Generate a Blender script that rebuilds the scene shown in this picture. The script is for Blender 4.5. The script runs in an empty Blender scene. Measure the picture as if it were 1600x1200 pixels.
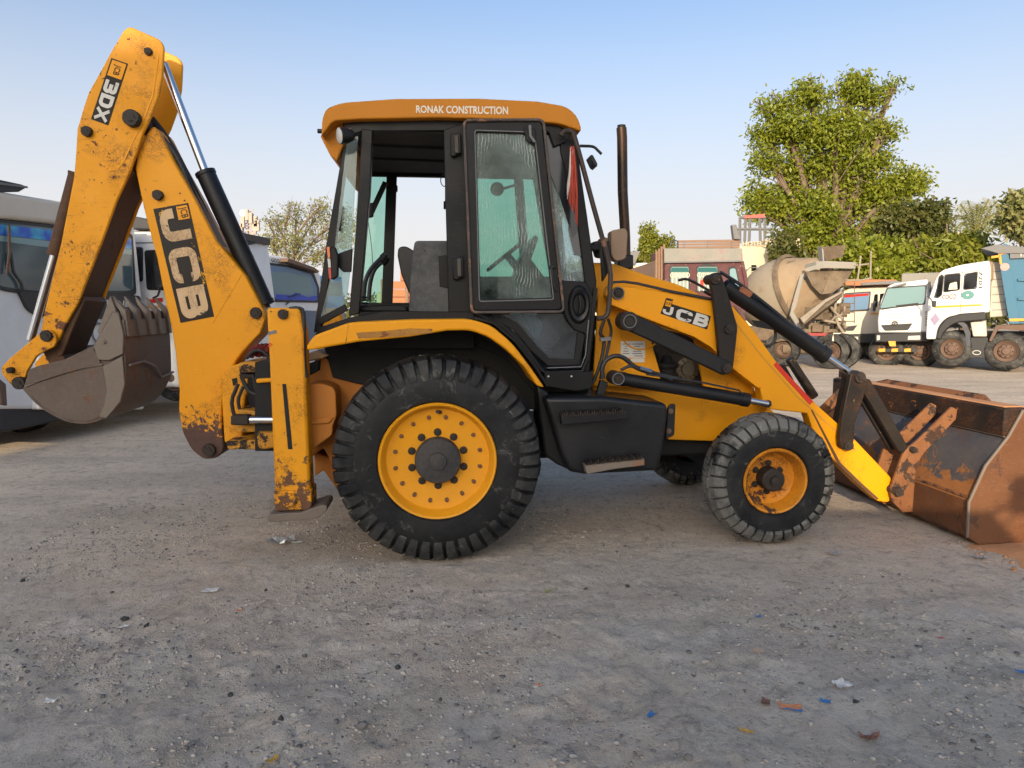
import bpy, bmesh, math, random
import numpy as np
from mathutils import Vector, Matrix, noise
random.seed(7); rng = np.random.default_rng(7)
S = bpy.context.scene; COL = S.collection
R_ = math.radians
# ------------------------------------------------------------------ camera, world, sun
CH, CP, FPX = 1.66, 6.0, 1109.0
cd = bpy.data.cameras.new('camera'); cam = bpy.data.objects.new('camera', cd); COL.objects.link(cam); S.camera = cam
cam.location = (0, 0, CH); cam.rotation_euler = (R_(90 - CP), 0, 0)
cd.sensor_width = 36; cd.lens = 36 * FPX / 1600; cd.clip_end = 3000; cd.clip_start = 0.05
SUN_EL, SUN_AZ = 15.0, 195.0       # degrees; azimuth clockwise from +Y
W = bpy.data.worlds.new('World'); S.world = W; W.use_nodes = True
wn = W.node_tree; bg = wn.nodes['Background']
sky = wn.nodes.new('ShaderNodeTexSky'); sky.sky_type = 'NISHITA'; sky.sun_disc = False
sky.sun_elevation = R_(SUN_EL); sky.sun_rotation = R_(SUN_AZ); sky.altitude = 0
sky.air_density = 1.0; sky.dust_density = 5.0; sky.ozone_density = 3.0
geo = wn.nodes.new('ShaderNodeTexCoord'); sep = wn.nodes.new('ShaderNodeSeparateXYZ'); wn.links.new(geo.outputs['Generated'], sep.inputs[0])
hz = wn.nodes.new('ShaderNodeMapRange'); hz.interpolation_type = 'SMOOTHSTEP'      # pale dust haze towards the horizon, the same all round
for i_, v_ in ((1, .0), (2, .49), (3, .92), (4, .0)): hz.inputs[i_].default_value = v_
wn.links.new(sep.outputs[2], hz.inputs[0]); hm = wn.nodes.new('ShaderNodeMix'); hm.data_type = 'RGBA'
wn.links.new(hz.outputs[0], hm.inputs[0]); wn.links.new(sky.outputs[0], hm.inputs[6]); hm.inputs[7].default_value = (3.4, 3.25, 3.25, 1)
wn.links.new(hm.outputs[2], bg.inputs[0]); bg.inputs[1].default_value = 0.098
sl = bpy.data.lights.new('sun', 'SUN'); so = bpy.data.objects.new('sun', sl); COL.objects.link(so)
sl.energy = 2.0; sl.angle = R_(0.5); sl.color = (1.0, 0.80, 0.56)
sd = Vector((-math.sin(R_(SUN_AZ)) * math.cos(R_(SUN_EL)), -math.cos(R_(SUN_AZ)) * math.cos(R_(SUN_EL)), -math.sin(R_(SUN_EL))))
so.rotation_euler = sd.to_track_quat('-Z', 'Y').to_euler()
S.view_settings.view_transform = 'Standard'; S.view_settings.look = 'None'
S.view_settings.exposure = 1.52; S.view_settings.gamma = 1.0; S.view_settings.use_curve_mapping = False
# ------------------------------------------------------------------ geometry helpers
CAM = Vector((0, 0, CH)); _c, _s = math.cos(R_(CP)), math.sin(R_(CP))
def ray(px, py):
    u, v = (px - 800) / FPX, (py - 600) / FPX
    return Vector((u, _c - v * _s, -_s - v * _c))
class Frame:
    """a place on the ground with a heading; turns a picture point plus a known distance into local metres"""
    def __init__(s, ox, oy, yaw):
        s.o = Vector((ox, oy, 0)); a = R_(yaw); s.yaw = a
        s.ex = Vector((math.cos(a), math.sin(a), 0)); s.ey = Vector((-math.sin(a), math.cos(a), 0))
    def loc(s, w):
        d = w - s.o; return Vector((d.dot(s.ex), d.dot(s.ey), w.z))
    def p(s, px, py, y):
        r = ray(px, py); t = (y - (CAM - s.o).dot(s.ey)) / r.dot(s.ey); return s.loc(CAM + r * t)
    def px_m(s, px, py, y):       # metres per picture pixel there
        r = ray(px, py); t = (y - (CAM - s.o).dot(s.ey)) / r.dot(s.ey); return t / FPX
class MB:
    def __init__(s): s.v = []; s.f = []
    def add(s, vs, fs):
        n = len(s.v); s.v += [tuple(v) for v in vs]; s.f += [tuple(n + i for i in f) for f in fs]
    def box(s, a, b, rot=None, c=None):
        x0, y0, z0 = a; x1, y1, z1 = b
        vs = [Vector(p) for p in ((x0,y0,z0),(x1,y0,z0),(x1,y1,z0),(x0,y1,z0),(x0,y0,z1),(x1,y0,z1),(x1,y1,z1),(x0,y1,z1))]
        if rot is not None: vs = [rot @ v + c for v in vs]
        s.add(vs, [(0,3,2,1),(4,5,6,7),(0,1,5,4),(1,2,6,5),(2,3,7,6),(3,0,4,7)])
    def prism(s, near, far):
        n = len(near)
        s.add(list(near) + list(far), [tuple(range(n)), tuple(range(2 * n - 1, n - 1, -1))] + [(i, i + n, (i + 1) % n + n, (i + 1) % n) for i in range(n)])
    def ring(s, o0, i0, o1, i1):
        n = len(o0); vs = list(o0) + list(i0) + list(o1) + list(i1); fs = []
        for k in range(n):
            j = (k + 1) % n
            fs += [(k, j, n + j, n + k), (2*n + k, 3*n + k, 3*n + j, 2*n + j), (k, 2*n + k, 2*n + j, j), (n + k, n + j, 3*n + j, 3*n + k)]
        s.add(vs, fs)
    def tube(s, pts, r, seg=10, cap=True):
        pts = [Vector(p) for p in pts]; n = len(pts); rs = r if isinstance(r, (list, tuple)) else [r] * n
        vs = []; up = None
        for i, p in enumerate(pts):
            t = (pts[min(i + 1, n - 1)] - pts[max(i - 1, 0)])
            if t.length < 1e-9: t = Vector((0, 0, 1))
            t.normalize()
            if up is None: up = t.orthogonal().normalized()
            else:
                up = up - t * up.dot(t)
                up = up.normalized() if up.length > 1e-6 else t.orthogonal().normalized()
            b = t.cross(up)
            for k in range(seg):
                a = 2 * math.pi * k / seg; vs.append(p + (up * math.cos(a) + b * math.sin(a)) * rs[i])
        fs = [(i*seg + k, i*seg + (k+1) % seg, (i+1)*seg + (k+1) % seg, (i+1)*seg + k) for i in range(n - 1) for k in range(seg)]
        if cap: fs += [tuple(range(seg - 1, -1, -1)), tuple((n-1)*seg + k for k in range(seg))]
        s.add(vs, fs)
    def lathe(s, prof, c, axis, seg=48, closed=False):
        """prof: (r, a) pairs along axis from c"""
        c = Vector(c); ax = Vector(axis).normalized(); u = ax.orthogonal().normalized()
        if abs(ax.y) > .99: u = Vector((1, 0, 0))
        w = ax.cross(u); n = len(prof); vs = []
        for (r, a) in prof:
            for k in range(seg):
                t = 2 * math.pi * k / seg; vs.append(c + ax * a + (u * math.cos(t) + w * math.sin(t)) * max(r, 1e-4))
        m = n if closed else n - 1
        fs = [(i*seg + k, i*seg + (k+1) % seg, ((i+1) % n)*seg + (k+1) % seg, ((i+1) % n)*seg + k) for i in range(m) for k in range(seg)]
        s.add(vs, fs)
    def build(s, name, mat, parent=None, bevel=0, seg=2, smooth=35, mesh=None, **props):
        me = mesh or bpy.data.meshes.new(name)
        if mesh is None:
            me.from_pydata(s.v, [], s.f)
            bm = bmesh.new(); bm.from_mesh(me); bmesh.ops.recalc_face_normals(bm, faces=bm.faces); bm.to_mesh(me); bm.free()
            for m in (mat if isinstance(mat, (list, tuple)) else [mat]): me.materials.append(m)
            if smooth:
                me.shade_smooth(); me.set_sharp_from_angle(angle=R_(smooth))
        o = bpy.data.objects.new(name, me); COL.objects.link(o)
        if parent is not None: o.parent = parent
        if bevel:
            b = o.modifiers.new('bevel', 'BEVEL'); b.width = bevel; b.segments = seg; b.limit_method = 'ANGLE'; b.angle_limit = R_(32); b.harden_normals = False
        for k, v in props.items(): o[k] = v
        return o
def thing(name, label, cat, fr=None, loc=(0, 0, 0), yaw=0, group=None):
    o = bpy.data.objects.new(name, None); COL.objects.link(o); o.empty_display_size = .3
    if fr: o.location = fr.o; o.rotation_euler = (0, 0, fr.yaw)
    else: o.location = loc; o.rotation_euler = (0, 0, yaw)
    o['label'] = label; o['category'] = cat
    if group: o['group'] = group
    return o
def tag(o, label, cat, group=None):
    o['label'] = label; o['category'] = cat
    if group: o['group'] = group
    return o
def rc(pts, n=4):
    """round corners: points may be (x, y, r)"""
    out = []; m = len(pts)
    for i, q in enumerate(pts):
        if len(q) < 3 or q[2] <= 0: out.append((q[0], q[1])); continue
        p = Vector(q[:2]); a = Vector(pts[i-1][:2]) - p; b = Vector(pts[(i+1) % m][:2]) - p
        r = min(q[2], a.length * .49, b.length * .49); A = p + a.normalized() * r; B = p + b.normalized() * r
        for k in range(n + 1):
            t = k / n; out.append(tuple((1-t)*(1-t)*A + 2*t*(1-t)*p + t*t*B))
    return out
def smoothline(pts, n=4):
    """Catmull-Rom through points (any dimension)"""
    P = [np.array(p, float) for p in pts]; P = [2*P[0]-P[1]] + P + [2*P[-1]-P[-2]]; out = []
    for i in range(1, len(P) - 2):
        for k in range(n):
            t = k / n; a, b, c, d = P[i-1], P[i], P[i+1], P[i+2]
            out.append(tuple(.5*((2*b)+(-a+c)*t+(2*a-5*b+4*c-d)*t*t+(-a+3*b-3*c+d)*t**3)))
    out.append(tuple(P[-2])); return out
def plate(name, pts, F, y, th, mat, parent, bevel=.006, seg=2, mb=None, n=4, **pr):
    near = [F.p(q[0], q[1], y) for q in rc(pts, n)]
    m = mb or MB(); m.prism(near, [v + Vector((0, th, 0)) for v in near])
    return None if mb is not None else m.build(name, mat, parent, bevel, seg, **pr)
def ringplate(name, outer, inner, F, y, th, mat, parent, bevel=.004, mb=None, **pr):
    o, i = rc(outer), rc(inner); assert len(o) == len(i), name
    on = [F.p(a, b, y) for a, b in o]; inn = [F.p(a, b, y) for a, b in i]; d = Vector((0, th, 0))
    m = mb or MB(); m.ring(on, inn, [v + d for v in on], [v + d for v in inn])
    return None if mb is not None else m.build(name, mat, parent, bevel, **pr)
def strip(pts, w):
    """outline of a band of width w (number or list) along a polyline, picture units"""
    P = [Vector(p) for p in pts]; n = len(P); L = []; R = []
    for i, p in enumerate(P):
        t = (P[min(i+1, n-1)] - P[max(i-1, 0)]).normalized(); nn = Vector((-t.y, t.x)); ww = (w[i] if isinstance(w, (list, tuple)) else w) / 2
        L.append(tuple(p + nn * ww)); R.append(tuple(p - nn * ww))
    return L + R[::-1]
def bar(name, pts, w, F, y, th, mat, parent, bevel=.005, **pr):
    return plate(name, strip(pts, w), F, y, th, mat, parent, bevel, **pr)
def pipe(name, pts, r, F, y, mat, parent, seg=8, sm=3, **pr):
    """pts: (px, py[, y]); r in metres"""
    q = [F.p(p[0], p[1], p[2] if len(p) > 2 else y) for p in pts]
    if sm and len(q) > 2: q = [Vector(a) for a in smoothline([tuple(v) for v in q], sm)]
    m = MB(); m.tube(q, r, seg); return m.build(name, mat, parent, **pr)
def ram(name, a, b, r, F, y, mat, parent, seg=20, cap=.0, **pr):
    A, B = F.p(a[0], a[1], y), F.p(b[0], b[1], y); m = MB(); m.tube([A, B], r, seg)
    if cap:
        d = (B - A).normalized(); m.tube([B - d * cap, B + d * .006], r * 1.1, seg); m.tube([A, A + d * cap], r * 1.08, seg)
    return m.build(name, mat, parent, .003, **pr)
def pin(name, x, y, r, F, y0, y1, mat, parent, head=True, **pr):
    """pin seen end on; r in pixels"""
    c = F.p(x, y, y0); rr = r * F.px_m(x, y, y0); m = MB()
    m.lathe([(0, 0), (rr * .45, 0), (rr * .5, .006), (rr * .92, .006), (rr, .012), (rr, y1 - y0), (0, y1 - y0)], c, (0, 1, 0), 24)
    if head: m.box((-rr * .9, -.004, -rr * .16), (rr * .9, .004, rr * .16), Matrix.Rotation(.6, 3, 'Y'), c)
    return m.build(name, mat, parent, 0, smooth=40, **pr)
def textmesh(s, bold=0.0):
    c = bpy.data.curves.new('t', 'FONT'); c.body = s; c.offset = bold; c.size = 1; c.resolution_u = 3
    o = bpy.data.objects.new('t', c); COL.objects.link(o); bpy.context.view_layer.update()
    me = bpy.data.meshes.new_from_object(o); bpy.data.objects.remove(o)
    v = np.array([x.co[:2] for x in me.vertices]); f = [tuple(p.vertices) for p in me.polygons]
    lo, hi = v.min(0), v.max(0); v = (v - lo) / (hi - lo); return v, f
def quadmap(q, u, v):   # q: picture corners TL, TR, BR, BL ; u right, v up
    TL, TR, BR, BL = [Vector(a) for a in q]; t = TL.lerp(TR, u); b = BL.lerp(BR, u); return b.lerp(t, v)
def text(name, s, q, F, y, mat, parent, bold=0.0, th=.0015, **pr):
    v, f = textmesh(s, bold); m = MB(); vs = []
    for a in v:
        c = quadmap(q, a[0], a[1]); vs.append(F.p(c.x, c.y, y))
    m.add(vs, f); me = bpy.data.meshes.new(name); me.from_pydata([tuple(x) for x in vs], [], f); me.materials.append(mat)
    o = bpy.data.objects.new(name, me); COL.objects.link(o); o.parent = parent
    sm = o.modifiers.new('thick', 'SOLIDIFY'); sm.thickness = th; sm.offset = 0
    for k, x in pr.items(): o[k] = x
    return o
GL = {  # block letters as strokes in a unit cell (x right, y up)
 'J': [[(.76, .99), (.76, .26), (.64, .13), (.27, .13), (.14, .26), (.14, .52)]],
 'C': [[(.9, .66), (.9, .78), (.78, .88), (.25, .88), (.13, .76), (.13, .24), (.25, .12), (.78, .12), (.9, .22), (.9, .34)]],
 'B': [[(.1, .12), (.74, .12), (.86, .22), (.86, .42), (.76, .5), (.3, .5)], [(.3, .51), (.74, .51), (.82, .6), (.82, .78), (.72, .88), (.1, .88)], [(.2, .0), (.2, 1.)]],
 '3': [[(.1, .88), (.75, .88), (.86, .78), (.86, .6), (.76, .51), (.35, .51)], [(.35, .5), (.78, .5), (.88, .4), (.88, .24), (.76, .12), (.1, .12)]],
 'D': [[(.1, .12), (.7, .12), (.86, .28), (.86, .72), (.7, .88), (.1, .88)], [(.2, .0), (.2, 1.)]],
 'X': [[(.1, .98), (.9, .02)], [(.1, .02), (.9, .98)]]}
def glyphs(name, s, cells, F, y, mat, parent, w=.22):
    """s letters, each in its own picture quad; strokes stand .2 mm apart so none share a plane"""
    m = MB(); k = 0
    for ch, q in zip(s, cells):
        for st in GL[ch]:
            pts = rc([(a, b, .1) if 0 < i < len(st) - 1 else (a, b) for i, (a, b) in enumerate(st)], 3)
            out = strip(pts, w); near = []
            n = len(pts)
            for i in range(n - 1):
                quad = [out[i], out[i+1], out[2*n-2-i], out[2*n-1-i]]; vs = []
                for (a, b) in quad:
                    c = quadmap(q, min(max(a, -.05), 1.05), min(max(b, 0), 1)); vs.append(F.p(c.x, c.y, y - .0003 * k))
                m.add(vs, [(0, 1, 2, 3)])
            k += 1
    return m.build(name, mat, parent, 0, smooth=0)
# ------------------------------------------------------------------ materials
def newmat(name):
    m = bpy.data.materials.new(name); m.use_nodes = True; nt = m.node_tree; return m, nt, nt.nodes['Principled BSDF']
def N(nt, t, **kw):
    n = nt.nodes.new(t)
    for k, v in kw.items():
        if hasattr(n, k) and k not in ('Scale',): setattr(n, k, v)
    return n
def noise_n(nt, vec, scale, detail=6, rough=.6, stretch=None, dist=0):
    t = nt.nodes.new('ShaderNodeTexNoise'); t.inputs['Scale'].default_value = scale; t.inputs['Detail'].default_value = detail; t.inputs['Roughness'].default_value = rough; t.inputs['Distortion'].default_value = dist
    if stretch:
        mp = nt.nodes.new('ShaderNodeMapping'); mp.inputs['Scale'].default_value = stretch[:3]
        if len(stretch) > 3: mp.inputs['Rotation'].default_value = (0, stretch[3], 0)
        nt.links.new(vec, mp.inputs[0]); vec = mp.outputs[0]
    nt.links.new(vec, t.inputs['Vector']); return t.outputs['Fac']
def ramp(nt, fac, a, b, c0=(0, 0, 0, 1), c1=(1, 1, 1, 1)):
    if a > b: a, b, c0, c1 = b, a, c1, c0
    r = nt.nodes.new('ShaderNodeValToRGB'); r.color_ramp.elements[0].position = a; r.color_ramp.elements[1].position = b
    r.color_ramp.elements[0].color = c0; r.color_ramp.elements[1].color = c1; nt.links.new(fac, r.inputs[0]); return r.outputs[0]
def mixc(nt, fac, a, b):
    m = nt.nodes.new('ShaderNodeMix'); m.data_type = 'RGBA'
    for s, v in ((0, fac), (6, a), (7, b)):
        if isinstance(v, (int, float)): m.inputs[s].default_value = v
        elif isinstance(v, (tuple, list)): m.inputs[s].default_value = (*v[:3], 1)
        else: nt.links.new(v, m.inputs[s])
    return m.outputs[2]
def mathn(nt, op, a, b):
    m = nt.nodes.new('ShaderNodeMath'); m.operation = op; m.use_clamp = True
    for s, v in ((0, a), (1, b)):
        if isinstance(v, (int, float)): m.inputs[s].default_value = v
        else: nt.links.new(v, m.inputs[s])
    return m.outputs[0]
def paint(name, base, rough=.45, metal=0, rust=0., dirt=.3, dirtc=(.26, .21, .16), rustc=(.12, .045, .02), scratch=0., bump=.15, low=None, spec=.32, dscale=2.2, seed=0., rscale=9, crack=0.):
    """weathered paint: broad dust, chipped patches of rust, scratches; low=(z0,z1) wears the bottom of the part more"""
    m, nt, b = newmat(name); tc = nt.nodes.new('ShaderNodeTexCoord'); mp = nt.nodes.new('ShaderNodeMapping'); mp.inputs['Location'].default_value = (seed, seed * .7, seed * .3)
    nt.links.new(tc.outputs['Object'], mp.inputs[0]); v = mp.outputs[0]
    big = noise_n(nt, v, dscale, 8, .65); col = mixc(nt, mathn(nt, 'MULTIPLY', ramp(nt, big, .38, .75), dirt), base, dirtc)
    fine = noise_n(nt, v, 38, 6, .7); col = mixc(nt, mathn(nt, 'MULTIPLY', ramp(nt, fine, .45, .8), dirt * .6), col, dirtc)
    rr = b.inputs['Roughness']; rmask = None
    if rust > 0:
        rn = noise_n(nt, v, rscale, 12, .74, dist=.4); rn2 = noise_n(nt, v, 1.7, 3, .5)
        s = mathn(nt, 'MULTIPLY', rn, mathn(nt, 'ADD', rn2, .45))
        if low:
            sp = nt.nodes.new('ShaderNodeSeparateXYZ'); nt.links.new(tc.outputs['Object'], sp.inputs[0])
            mr = nt.nodes.new('ShaderNodeMapRange'); mr.inputs[1].default_value = low[0]; mr.inputs[2].default_value = low[1]; mr.inputs[3].default_value = low[2]; mr.inputs[4].default_value = 0
            nt.links.new(sp.outputs[2], mr.inputs[0]); s = mathn(nt, 'ADD', s, mr.outputs[0])
        th = .72 - rust * .36; rmask = ramp(nt, s, th, th + .025)
        rc2 = mixc(nt, noise_n(nt, v, 22, 5, .6), rustc, tuple(min(1, c * 2.1) for c in rustc)); col = mixc(nt, rmask, col, rc2)
    if crack > 0:
        area = ramp(nt, noise_n(nt, v, 2.1, 4, .6), .62 - .22 * crack, .72 - .2 * crack)
        for sc_, wd in ((7, .006), (15, .008), (28, .010)):
            cn = nt.nodes.new('ShaderNodeMath'); cn.operation = 'COMPARE'; nt.links.new(noise_n(nt, v, sc_, 7, .72, dist=.8), cn.inputs[0]); cn.inputs[1].default_value = .5; cn.inputs[2].default_value = wd
            col = mixc(nt, mathn(nt, 'MULTIPLY', mathn(nt, 'MULTIPLY', cn.outputs[0], area), .85), col, (.10, .035, .01))
    if scratch > 0:
        for k, (st, rt) in enumerate((((2, 2, 60), .5), ((60, 3, 3), .25), ((3, 3, 80), -.4))):
            sn = noise_n(nt, v, 3.2, 4, .5, (st[0], st[1], st[2], rt)); col = mixc(nt, mathn(nt, 'MULTIPLY', ramp(nt, sn, .70 - .05 * scratch, .73), min(1, .8 * scratch)), col, (.10, .05, .03) if k < 2 else (.3, .26, .2))
    nt.links.new(col, b.inputs['Base Color']); b.inputs['Metallic'].default_value = metal; b.inputs['Specular IOR Level'].default_value = spec
    r0 = mixc(nt, ramp(nt, big, .35, .7), (rough,) * 3, (min(1, rough + .25),) * 3)
    if rmask is not None: r0 = mixc(nt, rmask, r0, (.85,) * 3)
    nt.links.new(r0, rr)
    if bump:
        bn = nt.nodes.new('ShaderNodeBump'); bn.inputs['Strength'].default_value = bump; bn.inputs['Distance'].default_value = .01
        nt.links.new(mathn(nt, 'ADD', mathn(nt, 'MULTIPLY', fine, .4), mathn(nt, 'MULTIPLY', big, .6)), bn.inputs['Height']); nt.links.new(bn.outputs[0], b.inputs['Normal'])
    return m
def glassmat(name, tint=(.7, .85, .8), refl=1.0, streak=0., streakc=(.75, .82, .8), haze=.06, sstretch=(14, 14, 2, .5)):
    m, nt, b = newmat(name); nt.nodes.remove(b); out = nt.nodes['Material Output']
    tr = nt.nodes.new('ShaderNodeBsdfTransparent'); tr.inputs[0].default_value = (*tint, 1)
    gl = nt.nodes.new('ShaderNodeBsdfGlossy'); gl.inputs['Roughness'].default_value = .03; gl.inputs[0].default_value = (refl,) * 3 + (1,)
    fr = nt.nodes.new('ShaderNodeFresnel'); fr.inputs[0].default_value = 1.5
    m1 = nt.nodes.new('ShaderNodeMixShader'); nt.links.new(fr.outputs[0], m1.inputs[0]); nt.links.new(tr.outputs[0], m1.inputs[1]); nt.links.new(gl.outputs[0], m1.inputs[2])
    df = nt.nodes.new('ShaderNodeBsdfDiffuse'); df.inputs[0].default_value = (*streakc, 1)
    tc = nt.nodes.new('ShaderNodeTexCoord'); v = tc.outputs['Object']
    mask = ramp(nt, noise_n(nt, v, 3, 8, .7), .35, .8, (0, 0, 0, 1), (haze * 2.5,) * 3 + (1,))
    if streak:
        wv = nt.nodes.new('ShaderNodeTexWave'); wv.inputs['Scale'].default_value = 15; wv.inputs['Distortion'].default_value = 11; wv.inputs['Detail'].default_value = 2; wv.inputs['Detail Scale'].default_value = .45; wv.wave_type = 'BANDS'; wv.bands_direction = 'X'
        nt.links.new(v, wv.inputs['Vector'])
        area = ramp(nt, noise_n(nt, v, 2.3, 6, .75), .50, .62)
        mask = mathn(nt, 'ADD', mask, mathn(nt, 'MULTIPLY', mathn(nt, 'MULTIPLY', ramp(nt, wv.outputs['Fac'], .78, .98), area), streak))
    m2 = nt.nodes.new('ShaderNodeMixShader'); nt.links.new(mask, m2.inputs[0]); nt.links.new(m1.outputs[0], m2.inputs[1]); nt.links.new(df.outputs[0], m2.inputs[2])
    nt.links.new(m2.outputs[0], out.inputs[0]); return m
def flat(name, c, rough=.6, metal=0, var=.15, spec=.5):
    m, nt, b = newmat(name); tc = nt.nodes.new('ShaderNodeTexCoord'); n1 = noise_n(nt, tc.outputs['Object'], 14, 6, .65)
    nt.links.new(mixc(nt, n1, tuple(x * (1 - var) for x in c), tuple(min(1, x * (1 + var)) for x in c)), b.inputs['Base Color'])
    b.inputs['Roughness'].default_value = rough; b.inputs['Metallic'].default_value = metal; b.inputs['Specular IOR Level'].default_value = spec; return m
YC = (.80, .325, .002)
yel = paint('yellow_paint', YC, .42, rust=.16, dirt=.14, dirtc=(.55, .22, .01), crack=.12, rscale=16, scratch=.15, seed=1)
yel_worn = paint('yellow_paint_worn', YC, .45, rust=.36, dirt=.3, dirtc=(.5, .2, .02), scratch=.8, seed=4, low=(.9, 1.9, .14), rustc=(.09, .04, .022), rscale=14, crack=.6)
yel_boom = paint('yellow_paint_boom', YC, .42, rust=.2, dirt=.18, dirtc=(.45, .2, .04), scratch=.35, seed=6, low=(.5, 1.0, .5), rustc=(.06, .035, .028), rscale=16, crack=.35)
yel_leg = paint('yellow_paint_leg', YC, .45, rust=.34, dirt=.25, dirtc=(.42, .2, .05), scratch=.45, seed=9, low=(.3, .75, .2), rustc=(.09, .045, .025), rscale=15, crack=.5)
yel_dirty = paint('yellow_paint_greasy', (.66, .30, .02), .5, rust=.62, dirt=.55, dirtc=(.09, .05, .03), scratch=.3, seed=11, rustc=(.02, .015, .012))
yel_roof = paint('roof_orange', (.54, .19, .004), .5, rust=0, dirt=.25, dirtc=(.45, .22, .06), seed=13, bump=.05)
orange_p = paint('orange_faded', (.48, .17, .02), .55, rust=.1, dirt=.35, dirtc=(.36, .18, .08), seed=15)
rimy = paint('rim_yellow', (.80, .34, .008), .42, rust=.22, dirt=.22, dirtc=(.4, .18, .04), scratch=.2, seed=17)
rimf = paint('rim_orange', (.74, .27, .012), .45, rust=.66, crack=.8, dirt=.4, dirtc=(.2, .09, .03), scratch=.3, seed=19, rustc=(.05, .025, .015), rscale=7)
blk = paint('black_paint', (.006, .0065, .008), .34, rust=.10, dirt=.10, spec=.35, rscale=16, dirtc=(.10, .095, .085), rustc=(.13, .07, .04), scratch=.15, seed=21)
blk_cab = paint('black_cab', (.005, .0055, .0065), .36, rust=.15, dirt=.09, dirtc=(.06, .055, .05), spec=.28, rscale=14, rustc=(.14, .075, .045), scratch=.2, seed=23)
blk_box = paint('black_steel_box', (.005, .006, .008), .28, rust=.1, dirt=.09, spec=.38, dirtc=(.10, .095, .09), rustc=(.16, .10, .06), scratch=.35, seed=25)
dark = flat('dark_void', (.010, .010, .010), .8, var=.4)
grease = paint('greasy_metal', (.022, .018, .016), .5, rust=.3, dirt=.5, dirtc=(.07, .05, .035), rustc=(.12, .06, .03), seed=27, bump=.4)
engine = paint('engine_metal', (.03, .028, .026), .5, rust=.4, dirt=.6, dirtc=(.12, .10, .08), rustc=(.10, .05, .03), seed=29, bump=.6)
chrome = flat('chrome_rod', (.62, .63, .65), .16, 1.0, .05)
hose = flat('rubber_hose', (.015, .015, .016), .5, var=.3)
rubber = None
def rubbermat(name, dust, seed):
    m, nt, b = newmat(name); tc = nt.nodes.new('ShaderNodeTexCoord'); mp = nt.nodes.new('ShaderNodeMapping'); mp.inputs['Location'].default_value = (seed, 0, seed); nt.links.new(tc.outputs['Object'], mp.inputs[0]); v = mp.outputs[0]
    a = noise_n(nt, v, 4, 8, .68); f = noise_n(nt, v, 45, 8, .75); w = noise_n(nt, v, 8, 10, .75, dist=1.5)
    col = mixc(nt, mathn(nt, 'MULTIPLY', ramp(nt, a, .4, .75), dust), (.0055, .0065, .008), (.15, .145, .13))
    col = mixc(nt, mathn(nt, 'MULTIPLY', ramp(nt, w, .57, .64), .5 * dust + .22), col, (.22, .21, .18))
    col = mixc(nt, mathn(nt, 'MULTIPLY', ramp(nt, f, .60, .78), .16), col, (.24, .22, .19))
    nt.links.new(col, b.inputs['Base Color']); b.inputs['Roughness'].default_value = .55; b.inputs['Specular IOR Level'].default_value = .3
    bn = nt.nodes.new('ShaderNodeBump'); bn.inputs['Strength'].default_value = .5; bn.inputs['Distance'].default_value = .01; nt.links.new(mathn(nt, 'ADD', mathn(nt, 'MULTIPLY', a, .5), mathn(nt, 'MULTIPLY', f, .5)), bn.inputs['Height']); nt.links.new(bn.outputs[0], b.inputs['Normal']); return m
rub_r = rubbermat('tyre_rubber', .12, 0); rub_tread = rubbermat('tread_rubber', .42, 3); rub_dusty = rubbermat('dusty_tread_rubber', 2.2, 5); rub_f = rubbermat('front_tyre_rubber', .2, 8)
steel_b = paint('bucket_steel', (.11, .082, .066), .55, metal=.25, rust=.5, dirt=.7, dirtc=(.19, .15, .12), rustc=(.12, .06, .035), scratch=.4, seed=31, bump=.35)
steel_w = paint('worn_steel', (.17, .14, .115), .5, metal=.35, rust=.3, dirt=.5, dirtc=(.26, .21, .165), rustc=(.13, .07, .04), scratch=.4, seed=33, bump=.3)
brown_st = paint('brown_steel', (.075, .038, .02), .6, rust=.4, dirt=.5, dirtc=(.16, .08, .035), rustc=(.04, .025, .018), scratch=.5, seed=35, bump=.35)
rust_or = paint('rust_orange', (.19, .075, .028), .55, rust=.62, dirt=.7, dirtc=(.28, .13, .055), rustc=(.028, .018, .014), scratch=.5, seed=37, bump=.3, rscale=5, crack=.5)
rust_side = paint('rust_side_plate', (.11, .045, .020), .42, rust=.48, crack=.35, dirt=.5, dirtc=(.22, .10, .045), rustc=(.06, .03, .018), scratch=.7, seed=39, bump=.15)
shell_m = paint('bucket_shell', (.030, .038, .055), .38, crack=.5, rust=.42, dirt=.5, dirtc=(.16, .13, .10), rustc=(.16, .065, .02), scratch=.3, seed=41, bump=.2, low=(.25, .62, .26))
beam_m = paint('bucket_beam', (.010, .009, .009), .6, crack=.9, rust=.34, dirt=.4, dirtc=(.05, .03, .018), rustc=(.22, .09, .03), scratch=.4, seed=43, bump=.3, rscale=14)
dirt_or = paint('orange_soil', (.60, .30, .14), .9, rust=0, dirt=.6, dirtc=(.36, .16, .07), seed=45, bump=.8)
lever_m = paint('black_lever', (.010, .008, .007), .42, rust=.3, dirt=.2, crack=.4, dirtc=(.09, .06, .04), rustc=(.15, .08, .035), scratch=.3, seed=47, bump=.3)
decal_k = paint('decal_black', (.010, .009, .008), .5, rust=.32, dirt=.2, dirtc=(.12, .07, .03), rustc=(.6, .28, .02), seed=49, bump=0, rscale=6)
decal_c = paint('decal_cream', (.62, .43, .24), .5, crack=.5, rust=.38, dirt=.3, dirtc=(.5, .33, .16), rustc=(.05, .04, .03), seed=51, bump=0, rscale=7)
decal_w = paint('decal_white', (.62, .60, .55), .5, rust=.44, dirt=.3, dirtc=(.45, .4, .34), rustc=(.06, .05, .045), seed=53, bump=0, rscale=14)
white_t = flat('white_lettering', (.72, .66, .52), .5); paper = flat('paper_sticker', (.62, .62, .58), .7, var=.1); red_t = flat('red_tape', (.62, .03, .01), .4)
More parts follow.
